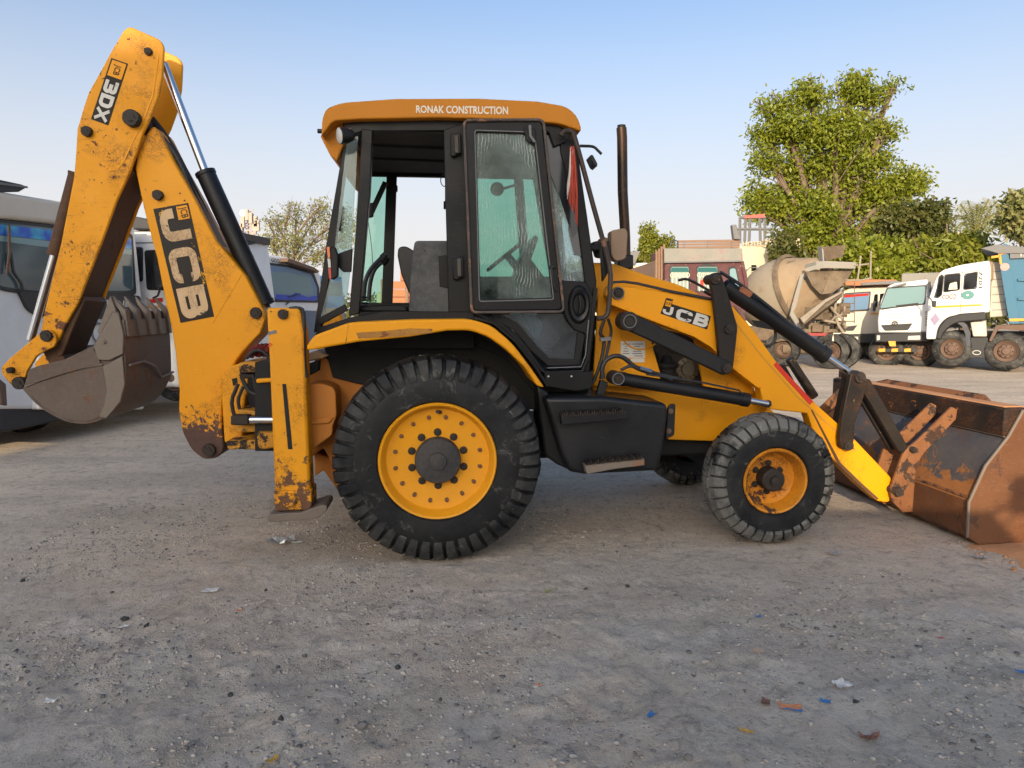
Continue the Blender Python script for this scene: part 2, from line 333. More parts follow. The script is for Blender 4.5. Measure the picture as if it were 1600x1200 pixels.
g_door = glassmat('green_glass', (.36, .62, .53), .9, .30, haze=.08); g_side = glassmat('side_glass', (.62, .76, .76), 1, .0, haze=.16, streakc=(.55, .66, .66)); g_clear = glassmat('far_glass', (.66, .86, .78), .6, 0, haze=.04)
g_front = glassmat('cracked_glass', (.55, .72, .74), 1, .8, haze=.18)
console_m = paint('console_plastic', (.05, .052, .055), .6, rust=0, dirt=.9, dirtc=(.17, .17, .165), seed=55, scratch=.3)
cloth_r = flat('red_cloth', (.13, .014, .014), .9, var=.4); beige_pl = paint('mirror_shell', (.30, .21, .14), .55, dirt=.5, dirtc=(.18, .12, .08), seed=57)
wood = paint('planks', (.25, .165, .115), .7, rust=.2, dirt=.6, dirtc=(.25, .14, .08), seed=59)
tw = paint('truck_white', (.78, .78, .77), .38, rust=.05, dirt=.22, dirtc=(.52, .45, .36), seed=61, bump=.03, spec=.6)
tcr = paint('truck_cream', (.66, .60, .50), .42, rust=.05, dirt=.3, dirtc=(.50, .40, .28), seed=63, bump=.03)
tblk = flat('truck_black', (.022, .023, .026), .5, var=.3); tgl = None
def darkglass(name, c=(.02, .03, .035), r=.06):
    m, nt, b = newmat(name); b.inputs['Base Color'].default_value = (*c, 1); b.inputs['Roughness'].default_value = r; b.inputs['Specular IOR Level'].default_value = .8; return m
wsg = darkglass('windscreen', (.07, .11, .125), .08); dkg = darkglass('dark_window', (.008, .009, .01)); blg = darkglass('blue_windscreen', (.16, .27, .42), .12)
grg = darkglass('pale_windscreen', (.20, .32, .34), .12)
bandm, _nt, _b = newmat('cyan_film'); _tc = _nt.nodes.new('ShaderNodeTexCoord'); _nt.links.new(mixc(_nt, ramp(_nt, noise_n(_nt, _tc.outputs['Object'], 3, 3), .4, .6), (.02, .10, .55), (.05, .45, .62)), _b.inputs['Base Color']); _b.inputs['Roughness'].default_value = .15
blue_body = paint('tipper_blue', (.045, .16, .26), .5, rust=.15, dirt=.3, dirtc=(.16, .22, .25), seed=65); ystripe = flat('yellow_stripe', (.75, .33, .02), .5)
maroon = paint('maroon_paint', (.085, .022, .026), .55, rust=.36, dirt=.45, dirtc=(.19, .12, .115), rustc=(.22, .17, .16), scratch=.3, seed=67)
greyp = paint('faded_grey_paint', (.22, .225, .20), .6, rust=.4, dirt=.6, dirtc=(.36, .30, .26), rustc=(.22, .09, .09), seed=69)
mixc_m = paint('drum_cement', (.27, .235, .185), .75, crack=.3, rust=.3, dirt=.6, dirtc=(.36, .30, .22), rustc=(.22, .16, .11), seed=71, bump=.3, dscale=.8)
mixd = paint('cement_dark', (.11, .08, .055), .8, rust=.4, dirt=.7, dirtc=(.30, .24, .17), rustc=(.07, .05, .035), seed=73, bump=.5)
wallc = paint('cream_plaster', (.66, .56, .40), .85, rust=.05, dirt=.35, dirtc=(.48, .39, .27), seed=75, dscale=.35, bump=.1)
tyre_bg = rubbermat('truck_tyre', .7, 12); hub_bg = paint('truck_hub', (.13, .08, .06), .7, rust=.4, dirt=.6, dirtc=(.2, .15, .11), seed=77)
greyst = flat('grey_steel', (.16, .16, .16), .6); orng_b = paint('brick_red_body', (.42, .17, .075), .7, rust=.25, dirt=.5, dirtc=(.35, .2, .12), rustc=(.22, .1, .06), seed=79)
lensm = darkglass('lamp_lens', (.55, .55, .52), .1); redlens = darkglass('red_lens', (.45, .03, .02), .15)
def leafmat(name, a, b_, trans=.35):
    m, nt, b = newmat(name); out = nt.nodes['Material Output']; tc = nt.nodes.new('ShaderNodeTexCoord')
    col = mixc(nt, ramp(nt, noise_n(nt, tc.outputs['Object'], 1.6, 4, .8), .35, .65), a, b_)
    nt.links.new(col, b.inputs['Base Color']); b.inputs['Roughness'].default_value = .5
    tl = nt.nodes.new('ShaderNodeBsdfTranslucent'); nt.links.new(col, tl.inputs[0]); ms = nt.nodes.new('ShaderNodeMixShader'); ms.inputs[0].default_value = trans
    nt.links.new(b.outputs[0], ms.inputs[1]); nt.links.new(tl.outputs[0], ms.inputs[2]); nt.links.new(ms.outputs[0], out.inputs[0]); return m
leaf1 = leafmat('leaf_green', (.15, .20, .018), (.29, .31, .022)); leaf2 = leafmat('leaf_dark', (.07, .10, .018), (.16, .15, .04)); leaf3 = leafmat('leaf_willow', (.16, .20, .02), (.27, .27, .03))
leaf4 = leafmat('leaf_sparse', (.20, .24, .07), (.34, .30, .12)); leafp = leafmat('palm_leaf', (.14, .16, .035), (.24, .22, .06)); bark = flat('bark', (.17, .12, .085), .9, var=.35)
# ------------------------------------------------------------------ ground
def fbm(x, y, s, o=5, seed=0):
    out = np.zeros_like(x); amp = 1.
    for k in range(o):
        r = np.random.default_rng(seed * 31 + k); g = r.random((256, 256)); xs = x * s + 57.3; ys = y * s + 91.7
        i = np.floor(xs).astype(int); j = np.floor(ys).astype(int); fx = xs - i; fy = ys - j; fx = fx*fx*(3-2*fx); fy = fy*fy*(3-2*fy)
        a = g[i % 256, j % 256]; b = g[(i+1) % 256, j % 256]; c = g[i % 256, (j+1) % 256]; d = g[(i+1) % 256, (j+1) % 256]
        out += amp * ((a*(1-fx)+b*fx)*(1-fy) + (c*(1-fx)+d*fx)*fy - .5); amp *= .55; s *= 2.03
    return out
def gz(x, y):
    x = np.asarray(x, float); y = np.asarray(y, float)
    z = fbm(x, y, .5, 3, 1) * .018 + fbm(x, y, 2.6, 6, 2) * .026
    ff = fbm(x, y, 10, 4, 3); z += np.clip(ff - .05, 0, .35) * .045 * np.clip(fbm(x, y, 1.1, 3, 6) * 2 + .45, 0, 1)
    for (y0, sl, ph, gw) in ((4.15, -.10, 0, .16), (2.75, .16, 1, .10), (3.35, .30, 2, .10), (5.1, .04, 3, .17)):      # shallow wheel tracks with lug prints
        d = y - (y0 + sl * x + .09 * np.sin(x * .7 + ph)); wgt = np.exp(-(d / gw) ** 4) * np.clip(fbm(x, y, .8, 3, 12 + ph) * 2.5 + .6, 0, 1)
        z = z * (1 - .5 * wgt) - .006 * wgt + .0035 * wgt * np.tanh(4 * np.sin(2 * np.pi * (x + np.abs(d) * .8) / .085))
    near = np.clip((6.0 - np.abs(y - 0)) / 2.4, 0.25, 1) * np.clip((60 - np.abs(y)) / 40, 0, 1)
    return z * near - .006
gx = np.concatenate([-np.geomspace(900, 4.2, 46), np.arange(-4.1, 5.0, .022), np.geomspace(5.1, 900, 46)])
gy = np.concatenate([-np.geomspace(300, 1, 14), np.arange(-.8, 1.6, .2), np.arange(1.6, 5.6, .02), 5.6 + np.geomspace(.03, 900, 110)])
X, Y = np.meshgrid(gx, gy); Z = gz(X, Y); nx, ny = len(gx), len(gy)
me = bpy.data.meshes.new('ground'); idx = np.arange(nx * ny).reshape(ny, nx)
q = np.stack([idx[:-1, :-1], idx[:-1, 1:], idx[1:, 1:], idx[1:, :-1]], -1).reshape(-1, 4)
me.vertices.add(nx * ny); me.vertices.foreach_set('co', np.stack([X, Y, Z], -1).ravel().astype(np.float32))
me.loops.add(q.size); me.loops.foreach_set('vertex_index', q.ravel().astype(np.int32)); me.polygons.add(len(q)); me.polygons.foreach_set('loop_start', np.arange(0, q.size, 4, dtype=np.int32))
me.update(calc_edges=True); me.shade_smooth()
gm, nt, b = newmat('packed_dirt'); tc = nt.nodes.new('ShaderNodeTexCoord'); v = tc.outputs['Object']
big = noise_n(nt, v, .55, 7, .62); med = noise_n(nt, v, 2.6, 9, .68, dist=.5); fin = noise_n(nt, v, 34, 10, .78); trk = noise_n(nt, v, .9, 6, .6, (.5, 1.6, 1))
col = mixc(nt, ramp(nt, big, .38, .62), (.37, .345, .31), (.46, .39, .32))
col = mixc(nt, mathn(nt, 'MULTIPLY', ramp(nt, med, .46, .60), .8), col, (.47, .44, .40))
col = mixc(nt, mathn(nt, 'MULTIPLY', ramp(nt, noise_n(nt, v, 1.5, 9, .72, dist=.8), .56, .70), .65), col, (.19, .175, .155))
sp = nt.nodes.new('ShaderNodeSeparateXYZ'); nt.links.new(v, sp.inputs[0]); mr = nt.nodes.new('ShaderNodeMapRange'); mr.inputs[1].default_value = 3.6; mr.inputs[2].default_value = 5.0; nt.links.new(mathn(nt, 'ADD', sp.outputs[1], 0) if False else sp.outputs[1], mr.inputs[0])
lane = mixc(nt, ramp(nt, trk, .4, .62), (.50, .43, .355), (.37, .315, .26)); col = mixc(nt, mathn(nt, 'MULTIPLY', mr.outputs[0], .8), col, lane)
col = mixc(nt, ramp(nt, noise_n(nt, v, 3.3, 10, .75), .64, .74), col, (.60, .58, .54))
col = mixc(nt, mathn(nt, 'MULTIPLY', ramp(nt, fin, .54, .66), .55), col, (.56, .52, .46)); col = mixc(nt, mathn(nt, 'MULTIPLY', ramp(nt, fin, .46, .34), .6), col, (.13, .115, .10))
vo = nt.nodes.new('ShaderNodeTexVoronoi'); vo.inputs['Scale'].default_value = 55; vo.inputs['Randomness'].default_value = 1; nt.links.new(v, vo.inputs['Vector'])
grv = mathn(nt, 'MULTIPLY', ramp(nt, vo.outputs['Distance'], .34, .12), ramp(nt, noise_n(nt, v, 2.1, 7, .7), .42, .62)); col = mixc(nt, mathn(nt, 'MULTIPLY', grv, .6), col, vo.outputs['Color']); 
hs = nt.nodes.new('ShaderNodeMix'); hs.data_type = 'RGBA'; hs.blend_type = 'MULTIPLY'
dsat = nt.nodes.new('ShaderNodeHueSaturation'); dsat.inputs['Saturation'].default_value = 1; nt.links.new(col, dsat.inputs['Color'])
g2 = nt.nodes.new('ShaderNodeSeparateColor'); nt.links.new(vo.outputs['Color'], g2.inputs[0])
stone = mixc(nt, g2.outputs[0], (.17, .16, .145), (.55, .51, .46))
for l in list(nt.links):
    if l.from_node == vo and l.from_socket.name == 'Color' and l.to_node.bl_idname == 'ShaderNodeMix' and l.to_socket.name == 'B': tgt = l.to_socket; nt.links.remove(l); nt.links.new(stone, tgt)
wm = nt.nodes.new('ShaderNodeMix'); wm.data_type = 'RGBA'; wm.blend_type = 'MULTIPLY'; wm.inputs[0].default_value = 1; wm.inputs[7].default_value = (1.42, 1.35, 1.24, 1); nt.links.new(col, wm.inputs[6]); col = wm.outputs[2]
clod = noise_n(nt, v, 9, 10, .8, dist=.6); col = mixc(nt, mathn(nt, 'MULTIPLY', ramp(nt, clod, .49, .34), .7), col, (.20, .175, .15))  # low spots between clods darkened: small shadows put into the colour
nt.links.new(col, b.inputs['Base Color']); b.inputs['Roughness'].default_value = .95; b.inputs['Specular IOR Level'].default_value = .1
bn = nt.nodes.new('ShaderNodeBump'); bn.inputs['Strength'].default_value = 1.0; bn.inputs['Distance'].default_value = .035
nt.links.new(mathn(nt, 'ADD', mathn(nt, 'MULTIPLY', fin, .4), mathn(nt, 'ADD', mathn(nt, 'MULTIPLY', clod, .5), mathn(nt, 'MULTIPLY', grv, .2))), bn.inputs['Height']); nt.links.new(bn.outputs[0], b.inputs['Normal'])
me.materials.append(gm); go = bpy.data.objects.new('ground', me); COL.objects.link(go); go['kind'] = 'structure'
# ------------------------------------------------------------------ added shade block and unseen lorry bonnet behind the photographer: they cast the shade
WB = thing('shade_block', 'plain unseen block added behind the photographer to shade the yard', 'building', loc=(-12.6, -30, 0))
m = MB(); m.box((-3.5, -8, 0), (3.4, 0, 13.2)); m.build('wall', wallc, WB); m = MB(); m.box((-3.5, -8.1, 13.202), (3.4, .1, 13.3)); m.build('roof', greyst, WB)

PL = thing('parked_lorry', 'dark bonneted lorry parked behind the photographer with a large door mirror', 'lorry', loc=(0, -3, 0))
m = MB(); m.box((-.6, -1.2, .6), (1.29, 0, 2.46)); m.build('bonnet', tblk, PL, .10, 4)
m = MB(); m.box((1.38, -.1, 2.42), (1.72, .0, 2.70)); m.build('side_mirror', tblk, PL, .06, 3)
m = MB(); m.tube([Vector((.9, -.1, 2.2)), Vector((1.2, -.05, 2.42)), Vector((1.42, -.05, 2.5))], .018, 6); m.tube([Vector((1.25, -.1, 2.2)), Vector((1.36, -.05, 2.35)), Vector((1.45, -.05, 2.46))], .010, 6); m.build('mirror_arm', tblk, PL)
for x in (.8,):
    m = MB(); m.lathe([(.2, .02), (.5, .0), (.52, .1), (.5, .28), (.2, .28)], (x, -.3, .5), (0, 1, 0), 32); m.build('wheel', tblk, PL)
# ------------------------------------------------------------------ the backhoe loader
F = Frame(-.586, 5.615, 5.5)
BH = thing('backhoe_loader', 'yellow backhoe loader with black cab in the middle of the yard', 'backhoe loader', F)
SX = lambda px, py, y: F.px_m(px, py, y)
# --- chassis, engine, body panels
plate('chassis_beam', [(925,598),(1188,612),(1200,640),(1136,690),(1044,687),(1035,650),(925,640)], F, -.42, .84, yel, BH)
m = MB(); a = F.p(860, 640, -.3); c = F.p(1150, 690, -.3); m.box((a.x - .9, -.33, .52), (c.x, .33, .80)); m.build('chassis_core', dark, BH, .02)
plate('engine_block', [(1000,505),(1100,530),(1165,600),(1165,640),(1000,640)], F, -.30, .60, engine, BH)
plate('bonnet', [(925,410,6),(958,411,10),(1015,431,10),(1060,444,8),(1100,462,10),(1126,492),(1118,508),(1060,484),(925,470)], F, -.45, .90, yel, BH, .03, 3)
plate('side_panel', [(935,462),(962,466),(1011,497),(1018,535),(1032,583),(1032,606),(926,603),(930,540)], F, -.50, .03, yel, BH)
plate('side_panel', [(1083,522),(1112,540),(1140,570),(1178,606),(1178,616),(1100,606)], F, -.48, .03, yel, BH)
m = MB(); c = F.p(1002, 512, -.505); rr = 34 * SX(1002, 512, -.5); m.tube([c + Vector((math.cos(t) * rr, 0, math.sin(t) * rr)) for t in np.linspace(-2.9, -.2, 24)], .006, 6); m.build('pressed_ring', yel, BH)
plate('front_counterweight', [(1150,560),(1176,575),(1184,640),(1150,640)], F, -.3, .6, yel, BH, .02)
plate('rating_sticker', [(970,533),(1008,533),(1008,559),(970,559)], F, -.504, .003, paper, BH, 0)
plate('rating_sticker', [(986,560),(1007,560),(1007,566),(986,566)], F, -.504, .003, paper, BH, 0)
m = MB()
for k in range(6):
    for (x0, x1) in ((973, 985), (988, 1005)):
        if (k, x0) == (5, 973): continue
        a = F.p(x0 + (k * 3) % 4, 537 + k * 3.7, -.5045); c2 = F.p(x1 - (k * 5) % 6, 538.2 + k * 3.7, -.5045); m.box((a.x, -.5055, c2.z), (c2.x, -.5043, a.z))
m.build('sticker_print', greyst, BH)
# engine details in the opening
m = MB(); c = F.p(1076, 577, -.36); m.lathe([(0, 0), (.05, 0), (.055, .02), (.09, .03), (.095, .12), (.06, .14), (0, .14)], c, (0, 1, 0), 22)
for k in range(12):
    a = k * math.pi / 6; m.box((-.006, -.01, .055), (.006, .01, .088), Matrix.Rotation(a, 3, 'Y'), c + Vector((0, .02, 0)))
m.build('alternator', flat('alternator_metal', (.20, .17, .12), .5, .5), BH)
m = MB(); c = F.p(1042, 572, -.36); m.lathe([(.065, -.09), (.07, -.02), (.09, 0), (.09, .02), (.05, .03), (.03, .08), (0, .08)], c, (0, 0, 1), 20); m.build('filter', dark, BH)
for pts, r in (([(1020,545),(1030,560),(1028,590)], .015), ([(1036,520),(1050,545),(1075,548),(1090,560)], .018), ([(1015,580),(1040,594),(1065,590)], .012)): pipe('engine_hose', pts, r, F, -.36, hose, BH)
plate('engine_tag', [(1052,569),(1060,568),(1060,578),(1052,578)], F, -.38, .01, beige_pl, BH, 0)
# --- loader arms (near and far), levers, rams
arm = [(952,447),(990,449),(1048,456),(1112,469),(1146,479),(1180,519),(1213,565),(1274,630),(1316,668),(1340,691),(1394,748,6),(1391,786,8),(1372,783),(1345,760),(1311,727),(1275,690),(1262,646),(1206,640,6),(1192,634,6),(1188,606),(1147,575),(1112,541),(1086,525),(1012,497),(955,474,5),(946,460,5)]
LA = plate('loader_arm', arm, F, -.68, .11, yel, BH, .008)
near = [F.p(q[0], q[1], -.68) for q in rc(arm)]
m = MB(); m.prism([v + Vector((0, 1.25, 0)) for v in near], [v + Vector((0, 1.36, 0)) for v in near]); m.build('loader_arm', yel, BH, .008)
m = MB(); c = F.p(1165, 560, -.5); m.tube([c + Vector((0, 0, 0)), c + Vector((0, 1.1, 0))], .06, 16); m.build('cross_tube', yel, BH)
# raised rib along the arm
bar('arm_rib', [(1150,505),(1190,556),(1246,620),(1300,668),(1338,705)], 3, F, -.6815, .002, paint('yellow_rib', (.62, .27, .008), .5, rust=.2, seed=2), LA, 0)
bar('arm_edge_wear', [(1268,640),(1311,724),(1345,757),(1372,780)], [2,5,5,3], F, -.682, .002, brown_st, LA, 0)
bar('lower_flange', [(955,474),(1012,497),(1086,525),(1112,541),(1147,575),(1187,606)], 3.5, F, -.70, .14, yel, LA, .003)
bar('red_tape', [(1211,568),(1240,600),(1268,630)], [7,7,8], F, -.6825, .002, red_t, LA, 0)
plate('black_patch', [(1174,500),(1182,511),(1210,516),(1196,502)], F, -.6835, .003, dark, LA, 0)
# decal on the loader arm
plate('decal', [(1041,465.5),(1056,467),(1110.5,490.5),(1104,514),(1033,492)][:1] + [(1052,467.5),(1050,475),(1111,494),(1105,515),(1032,490)], F, -.6822, .002, decal_k, LA, 0)
plate('decal_square', [(1041.5,469),(1050,471),(1047.5,480),(1039,477.5)], F, -.6845, .002, yel, LA, 0)
glyphs('decal_letters', 'JCB', [[(1037,476),(1055,481),(1051.5,494.5),(1034.5,489)], [(1059,481.5),(1083,488.5),(1078,505),(1055,498)], [(1087,488),(1110,495),(1103.5,513),(1080.5,505.5)]], F, -.6848, decal_w, LA, .27)
text('decal_letters', 'JCB', [(1041.5,471),(1048.5,473),(1046.5,478),(1040,476)], F, -.6868, decal_k, LA, .01)
text('arm_number', '3DX', [(1148,478),(1168,490),(1165,496),(1146,484)], F, -.5, white_t, BH, .01)
def dy(v, d): return v + Vector((0, d, 0))
levp = [(1109,436,5),(1112,427,6),(1126,425,6),(1131,440,5),(1137,457),(1153,511,6),(1146,574,6),(1140,586,6),(1128,583,6),(1124,556),(1119,503),(1114,462)]
plate('bellcrank_lever', levp, F, -.755, .045, lever_m, BH, .006)
plate('bellcrank_lever', [(x - 0, y, *r) for (x, y, *r) in levp], F, -.56, .045, lever_m, BH, .006)
plate('bellcrank_lever', levp, F, .56, .05, lever_m, BH, .006)
bar('lower_link', [(984,502),(1060,540),(1138,577)], [27,26,24], F, -.69+.0, .07, blk, BH, .01) if False else None
m = MB(); a = F.p(984, 502, -.80); c = F.p(1136, 576, -.80); d = (c - a).normalized(); n_ = Vector((-d.z, 0, d.x)); h0 = .062; h1 = .053
pl = [a - n_*h0, a - d*.05, a + n_*h0, c + n_*h1, c + d*.045, c - n_*h1]; m.prism(pl, [dy(v, .045) for v in pl]); m.build('lower_link', blk, BH, .012, 3)
m = MB(); pl = [dy(v, 1.5) for v in pl]; m.prism(pl, [dy(v, .045) for v in pl]); m.build('lower_link', blk, BH, .012, 3)
for (x, y, r, y0) in ((966,458,10,-.70), (984,502,15,-.83), (1119,436,8,-.79), (1141,514,8,-.78), (1137,576,8,-.82), (1201,631,6,-.70), (1328,697,8,-.79), (1407,770,7,-.80), (1431,704,5,-.79), (1346,590,9,-.80), (966,592,11,-.86)):
    pin('pivot_pin', x, y, r, F, y0, y0 + .16, grease, BH)
# rings round the big pins
for (x, y, r, y0) in ((966,458,9,-.705), (984,502,10,-.835), (966,592,9,-.865)):
    m = MB(); c = F.p(x, y, y0); rr = r * SX(x, y, y0); m.tube([c + Vector((math.cos(t) * rr, -.005, math.sin(t) * rr)) for t in np.linspace(0, 6.283, 25)], .0035, 6); m.build('retaining_ring', greyst, BH)
ram('dump_ram_cylinder', (1131,447), (1290,556), .058, F, -.66, blk, BH, cap=.05); ram('dump_ram_rod', (1288,555), (1328,583), .026, F, -.66, chrome, BH)
ram('dump_ram_cylinder', (1131,447), (1290,556), .058, F, .62, blk, BH, cap=.05); ram('dump_ram_rod', (1288,555), (1328,583), .026, F, .62, chrome, BH)
pipe('ram_hose', [(1125,425),(1150,440),(1180,462),(1215,490),(1250,520),(1275,540)], .012, F, -.70, hose, BH)
pipe('ram_hose', [(1145,480),(1170,512),(1185,535),(1200,541),(1211,530),(1210,508),(1203,490)], .011, F, -.62, hose, BH)
pipe('ram_hose', [(1100,455),(1125,470),(1150,490),(1165,505),(1180,530)], .011, F, -.57, hose, BH)
pipe('ram_pipe', [(1060,438),(1076,437),(1110,455)], .012, F, .3, hose, BH)
plate('hose_clamp', [(1160,447),(1178,457),(1172,466),(1154,455)], F, -.715, .05, paint('clamp_rust', (.30,.10,.04), .8, rust=.6, seed=3), BH)
bar('bonnet_tube', [(955,447),(958,441),(975,440),(997,443),(1048,455),(1090,463),(1116,468)], 4.2, F, -.70, .02, hose, BH, .004)
ram('lift_ram_cylinder', (966,591), (1168,625), .046, F, -.80, blk, BH, cap=.05); ram('lift_ram_rod', (1166,624.5), (1200,631), .022, F, -.80, chrome, BH)
ram('lift_ram_cylinder', (966,591), (1168,625), .046, F, .66, blk, BH, cap=.05)
bar('lift_ram_pipe', [(1010,585),(1100,598),(1155,610),(1161,616)], 3, F, -.86, .015, hose, BH, .004)
# dump link and tipping lever on the bucket side
plate('tipping_lever', [(1330,583,5),(1352,583,5),(1357,600,5),(1346,632),(1336,662),(1334,692,5),(1327,702,5),(1314,700,5),(1312,684),(1318,640)], F, -.77, .05, lever_m, BH, .006)
plate('tipping_lever', [(1322,580,4),(1340,580,4),(1340,600),(1326,640),(1320,665),(1305,670),(1306,655),(1315,615)], F, -.60, .05, lever_m, BH, .006)
m = MB(); a = F.p(1352, 598, -.74); c = F.p(1412, 702, -.74); d = (c-a).normalized(); n_ = Vector((-d.z, 0, d.x)); pl = [a + n_*.045, c + n_*.04, c + d*.04, c - n_*.04, a - n_*.045, a - d*.04]
m.prism(pl, [dy(v, .05) for v in pl]); m.prism([dy(v, .12) for v in pl], [dy(v, .16) for v in pl]); m.build('bucket_link', lever_m, BH, .008)
m = MB(); pl2 = [dy(v, 1.3) for v in pl]; m.prism(pl2, [dy(v, .05) for v in pl2]); m.build('bucket_link', lever_m, BH, .008)
m = MB(); p0 = F.p(1236, 560, .55); p1 = F.p(1276, 622, .55); d = (p1-p0).normalized(); n_ = Vector((-d.z, 0, d.x)); pl = [p0+n_*.035, p1+n_*.04, p1-n_*.04, p0-n_*.035]; m.prism(pl, [dy(v, .08) for v in pl]); m.build('tipping_lever', lever_m, BH, .02)
# hoses below the cab front
for pts, r, y in (([(942,592),(941,575),(948,562),(962,556),(976,560),(992,573),(1012,581),(1042,588),(1060,592)], .016, -.84), ([(970,578),(985,572),(1000,577),(1025,583),(1050,594)], .011, -.85),
                  ([(944,500),(938,520),(944,532),(940,560),(930,590),(925,600)], .013, -.66), ([(950,498),(955,516),(952,534),(946,562),(938,592)], .011, -.66)):
    pipe('hydraulic_hose', pts, r, F, y, hose, BH)
bar('valve_pipe', [(945,596),(938,618)], 12, F, -.80, .06, blk, BH); plate('hose_clamp', [(938,528),(955,526),(956,532),(939,534)], F, -.70, .03, greyst, BH, .003)
pipe('hose_fitting', [(1000,575),(1018,580)], .014, F, -.85, chrome, BH, 6, 0)
# --- loader bucket
B0 = F.p(1516, 846, -1.12); B1 = F.p(1519, 785, -1.12); B2 = F.p(1545, 728, -1.12); B3 = F.p(1581, 682, -1.12); B4 = F.p(1604, 641, -1.12)
gzz = .012; B0.z = gzz
lipx = B0.x + 1.02
prof = [(lipx, gzz), (B0.x + .06, gzz), (B0.x, gzz + .05), (B1.x, B1.z), (B2.x, B2.z), ((B2.x + B3.x) / 2 - .005, (B2.z + B3.z) / 2 + .02), (B3.x, B3.z), (B4.x, B4.z)]
W0, W1 = -1.12, 1.14
LB = MB()
inn = [(lipx - .02, gzz + .02), (B0.x + .07, gzz + .022), (B0.x + .025, gzz + .06), (B1.x + .022, B1.z), (B2.x + .022, B2.z - .006), ((B2.x + B3.x) / 2 + .018, (B2.z + B3.z) / 2), (B3.x + .02, B3.z - .01), (B4.x + .02, B4.z - .01)]
def strip_shell(o, i, y0, y1, m):
    loop = o + i[::-1]; m.prism([Vector((a, y0, z)) for a, z in loop], [Vector((a, y1, z)) for a, z in loop])
strip_shell(prof[3:], inn[3:], W0 + .02, W1 - .02, LB); bk = LB.build('bucket_shell', shell_m, BH, 0, smooth=30)
m = MB(); strip_shell(prof[:4], inn[:4], W0 + .02, W1 - .02, m); m.build('bucket_floor', rust_side, BH, 0, smooth=30)
sidep = [prof[0], prof[1], prof[2], prof[3], prof[4], prof[6], prof[7], (B4.x + .10, B4.z + .0), (B4.x + .22, B4.z - .06), (lipx - .12, gzz + .22), (lipx, gzz + .05)]
for y0 in (W0, W1 - .02):
    m = MB(); q_ = [Vector((a - (.012 if 2 <= i <= 6 else 0), y0, z)) for i, (a, z) in enumerate(sidep)]; m.prism(q_, [dy(v, .02) for v in q_]); m.build('bucket_side_plate', rust_side, BH, .003)
    m = MB(); m.tube([q_[k] + Vector((-.004, .01, 0)) for k in (2, 3, 4, 5, 6)], .011, 8); m.build('edge_bead', steel_w, BH)
m = MB(); zb = B3.z - .005; m.box((B3.x - .045, W0 + .025, zb), (B4.x + .03, W1 - .025, B4.z + .012)); m.build('top_beam', beam_m, BH, .012)
m = MB(); m.box((B3.x - .03, W0 + .05, B4.z + .013), (B4.x + .025, W1 - .05, B4.z + .022)); m.build('caked_soil', dirt_or, BH, .01)
g = [F.p(1360, 599, .0), F.p(1535, 616, .0)]
def topat(px, off):   # point on the top beam seen at this picture column
    best = None
    for yy in np.linspace(W0, W1, 200):
        w = F.o + F.ex * (B4.x - .01) + F.ey * yy; u = 800 + FPX * w.x / (w.y * _c - (B4.z + off - CH) * _s)
        if best is None or abs(u - px) < best[0]: best = (abs(u - px), yy)
    return best[1]
ya, yb, yc_, yd = topat(1362, 0), topat(1380, .1), topat(1530, .1), topat(1552, 0)
m = MB(); pl = [Vector((B4.x - .015, ya, B4.z + .012)), Vector((B4.x + .03, yb, B4.z + .06)), Vector((B4.x + .03, yc_, B4.z + .06)), Vector((B4.x - .015, yd, B4.z + .012))]
m.prism(pl, [v + Vector((.02, 0, -.005)) for v in pl]); m.build('spill_guard', rust_or, BH, .003)
m = MB(); m.box((B4.x - .1, W1 - .2, B4.z - .02), (B4.x + .03, W1 - .05, B4.z + .10)); m.build('guard_stub', beam_m, BH, .01)
m = MB(); m.tube([Vector((B1.x + .01, W0 + .03, B1.z + .02)), Vector((B1.x + .01, W1 - .03, B1.z + .02))], .012, 8); m.build('weld_seam', rust_or, BH)
m = MB(); m.tube([Vector((B3.x - .03, W0 + .03, B3.z - .005)), Vector((B3.x - .03, W1 - .03, B3.z - .005))], .008, 8); m.build('weld_seam', steel_w, BH)
# ear plates with the pivots
ear = [(1391,770,8),(1396,752),(1413,705,8),(1432,690,8),(1488,636),(1496,640),(1494,655),(1440,712,10),(1431,736,8),(1426,800),(1411,801),(1396,785)]
def earat(y, nm='bucket_ear'):
    vs = [F.p(q_[0], q_[1], -.745) for q_ in rc(ear)]; m = MB(); off = y + .745
    for v in vs: v.x = min(v.x, B3.x + .02) if v.z > B2.z else min(v.x, B1.x + .02)
    m.prism([dy(v, off) for v in vs], [dy(v, off + .025) for v in vs]); return m.build(nm, rust_or, BH, .004)
for y in (-.745, -.52, .50, .72): earat(y)
# --- side box / steps under the cab
plate('tank_back', [(838,600),(856,612),(890,700),(892,736),(870,726),(851,712),(842,650)], F, -.80, .35, blk_box, BH, .02, 3)
BX = plate('side_tank', [(850,621),(945,620),(1043,631,8),(1044,650),(1038,700),(1028,736,6),(914,742),(890,738,5),(878,712),(862,660)], F, -.95, .48, blk_box, BH, .035, 4)
plate('tank_flange', [(1044,634,6),(1056,630,5),(1054,681,5),(1040,686)], F, -.86, .03, blk_box, BH, .005)
for (x, y) in ((1049,643), (1046,674)): pin('bolt', x, y, 4.2, F, -.875, -.85, hub_bg, BH, False)
def step(pts, mat):
    plate('step', pts, F, -1.04, .09, mat, BH, .004)
step([(877,650),(979,644),(980,655),(878,664)], blk_box); step([(914,727),(1007,717),(1007,727),(960,733),(917,741)], paint('worn_step', (.15,.12,.10), .7, rust=.6, dirt=.8, rustc=(.2,.09,.04), seed=5, rscale=20))
m = MB()
for i in range(28):
    x = 879 + i * 3.6; a = F.p(x, 651 - i * .2, -1.05); m.box((a.x - .006, -1.05, a.z), (a.x + .003, -.96, a.z + .014 + .006 * (i % 3)))
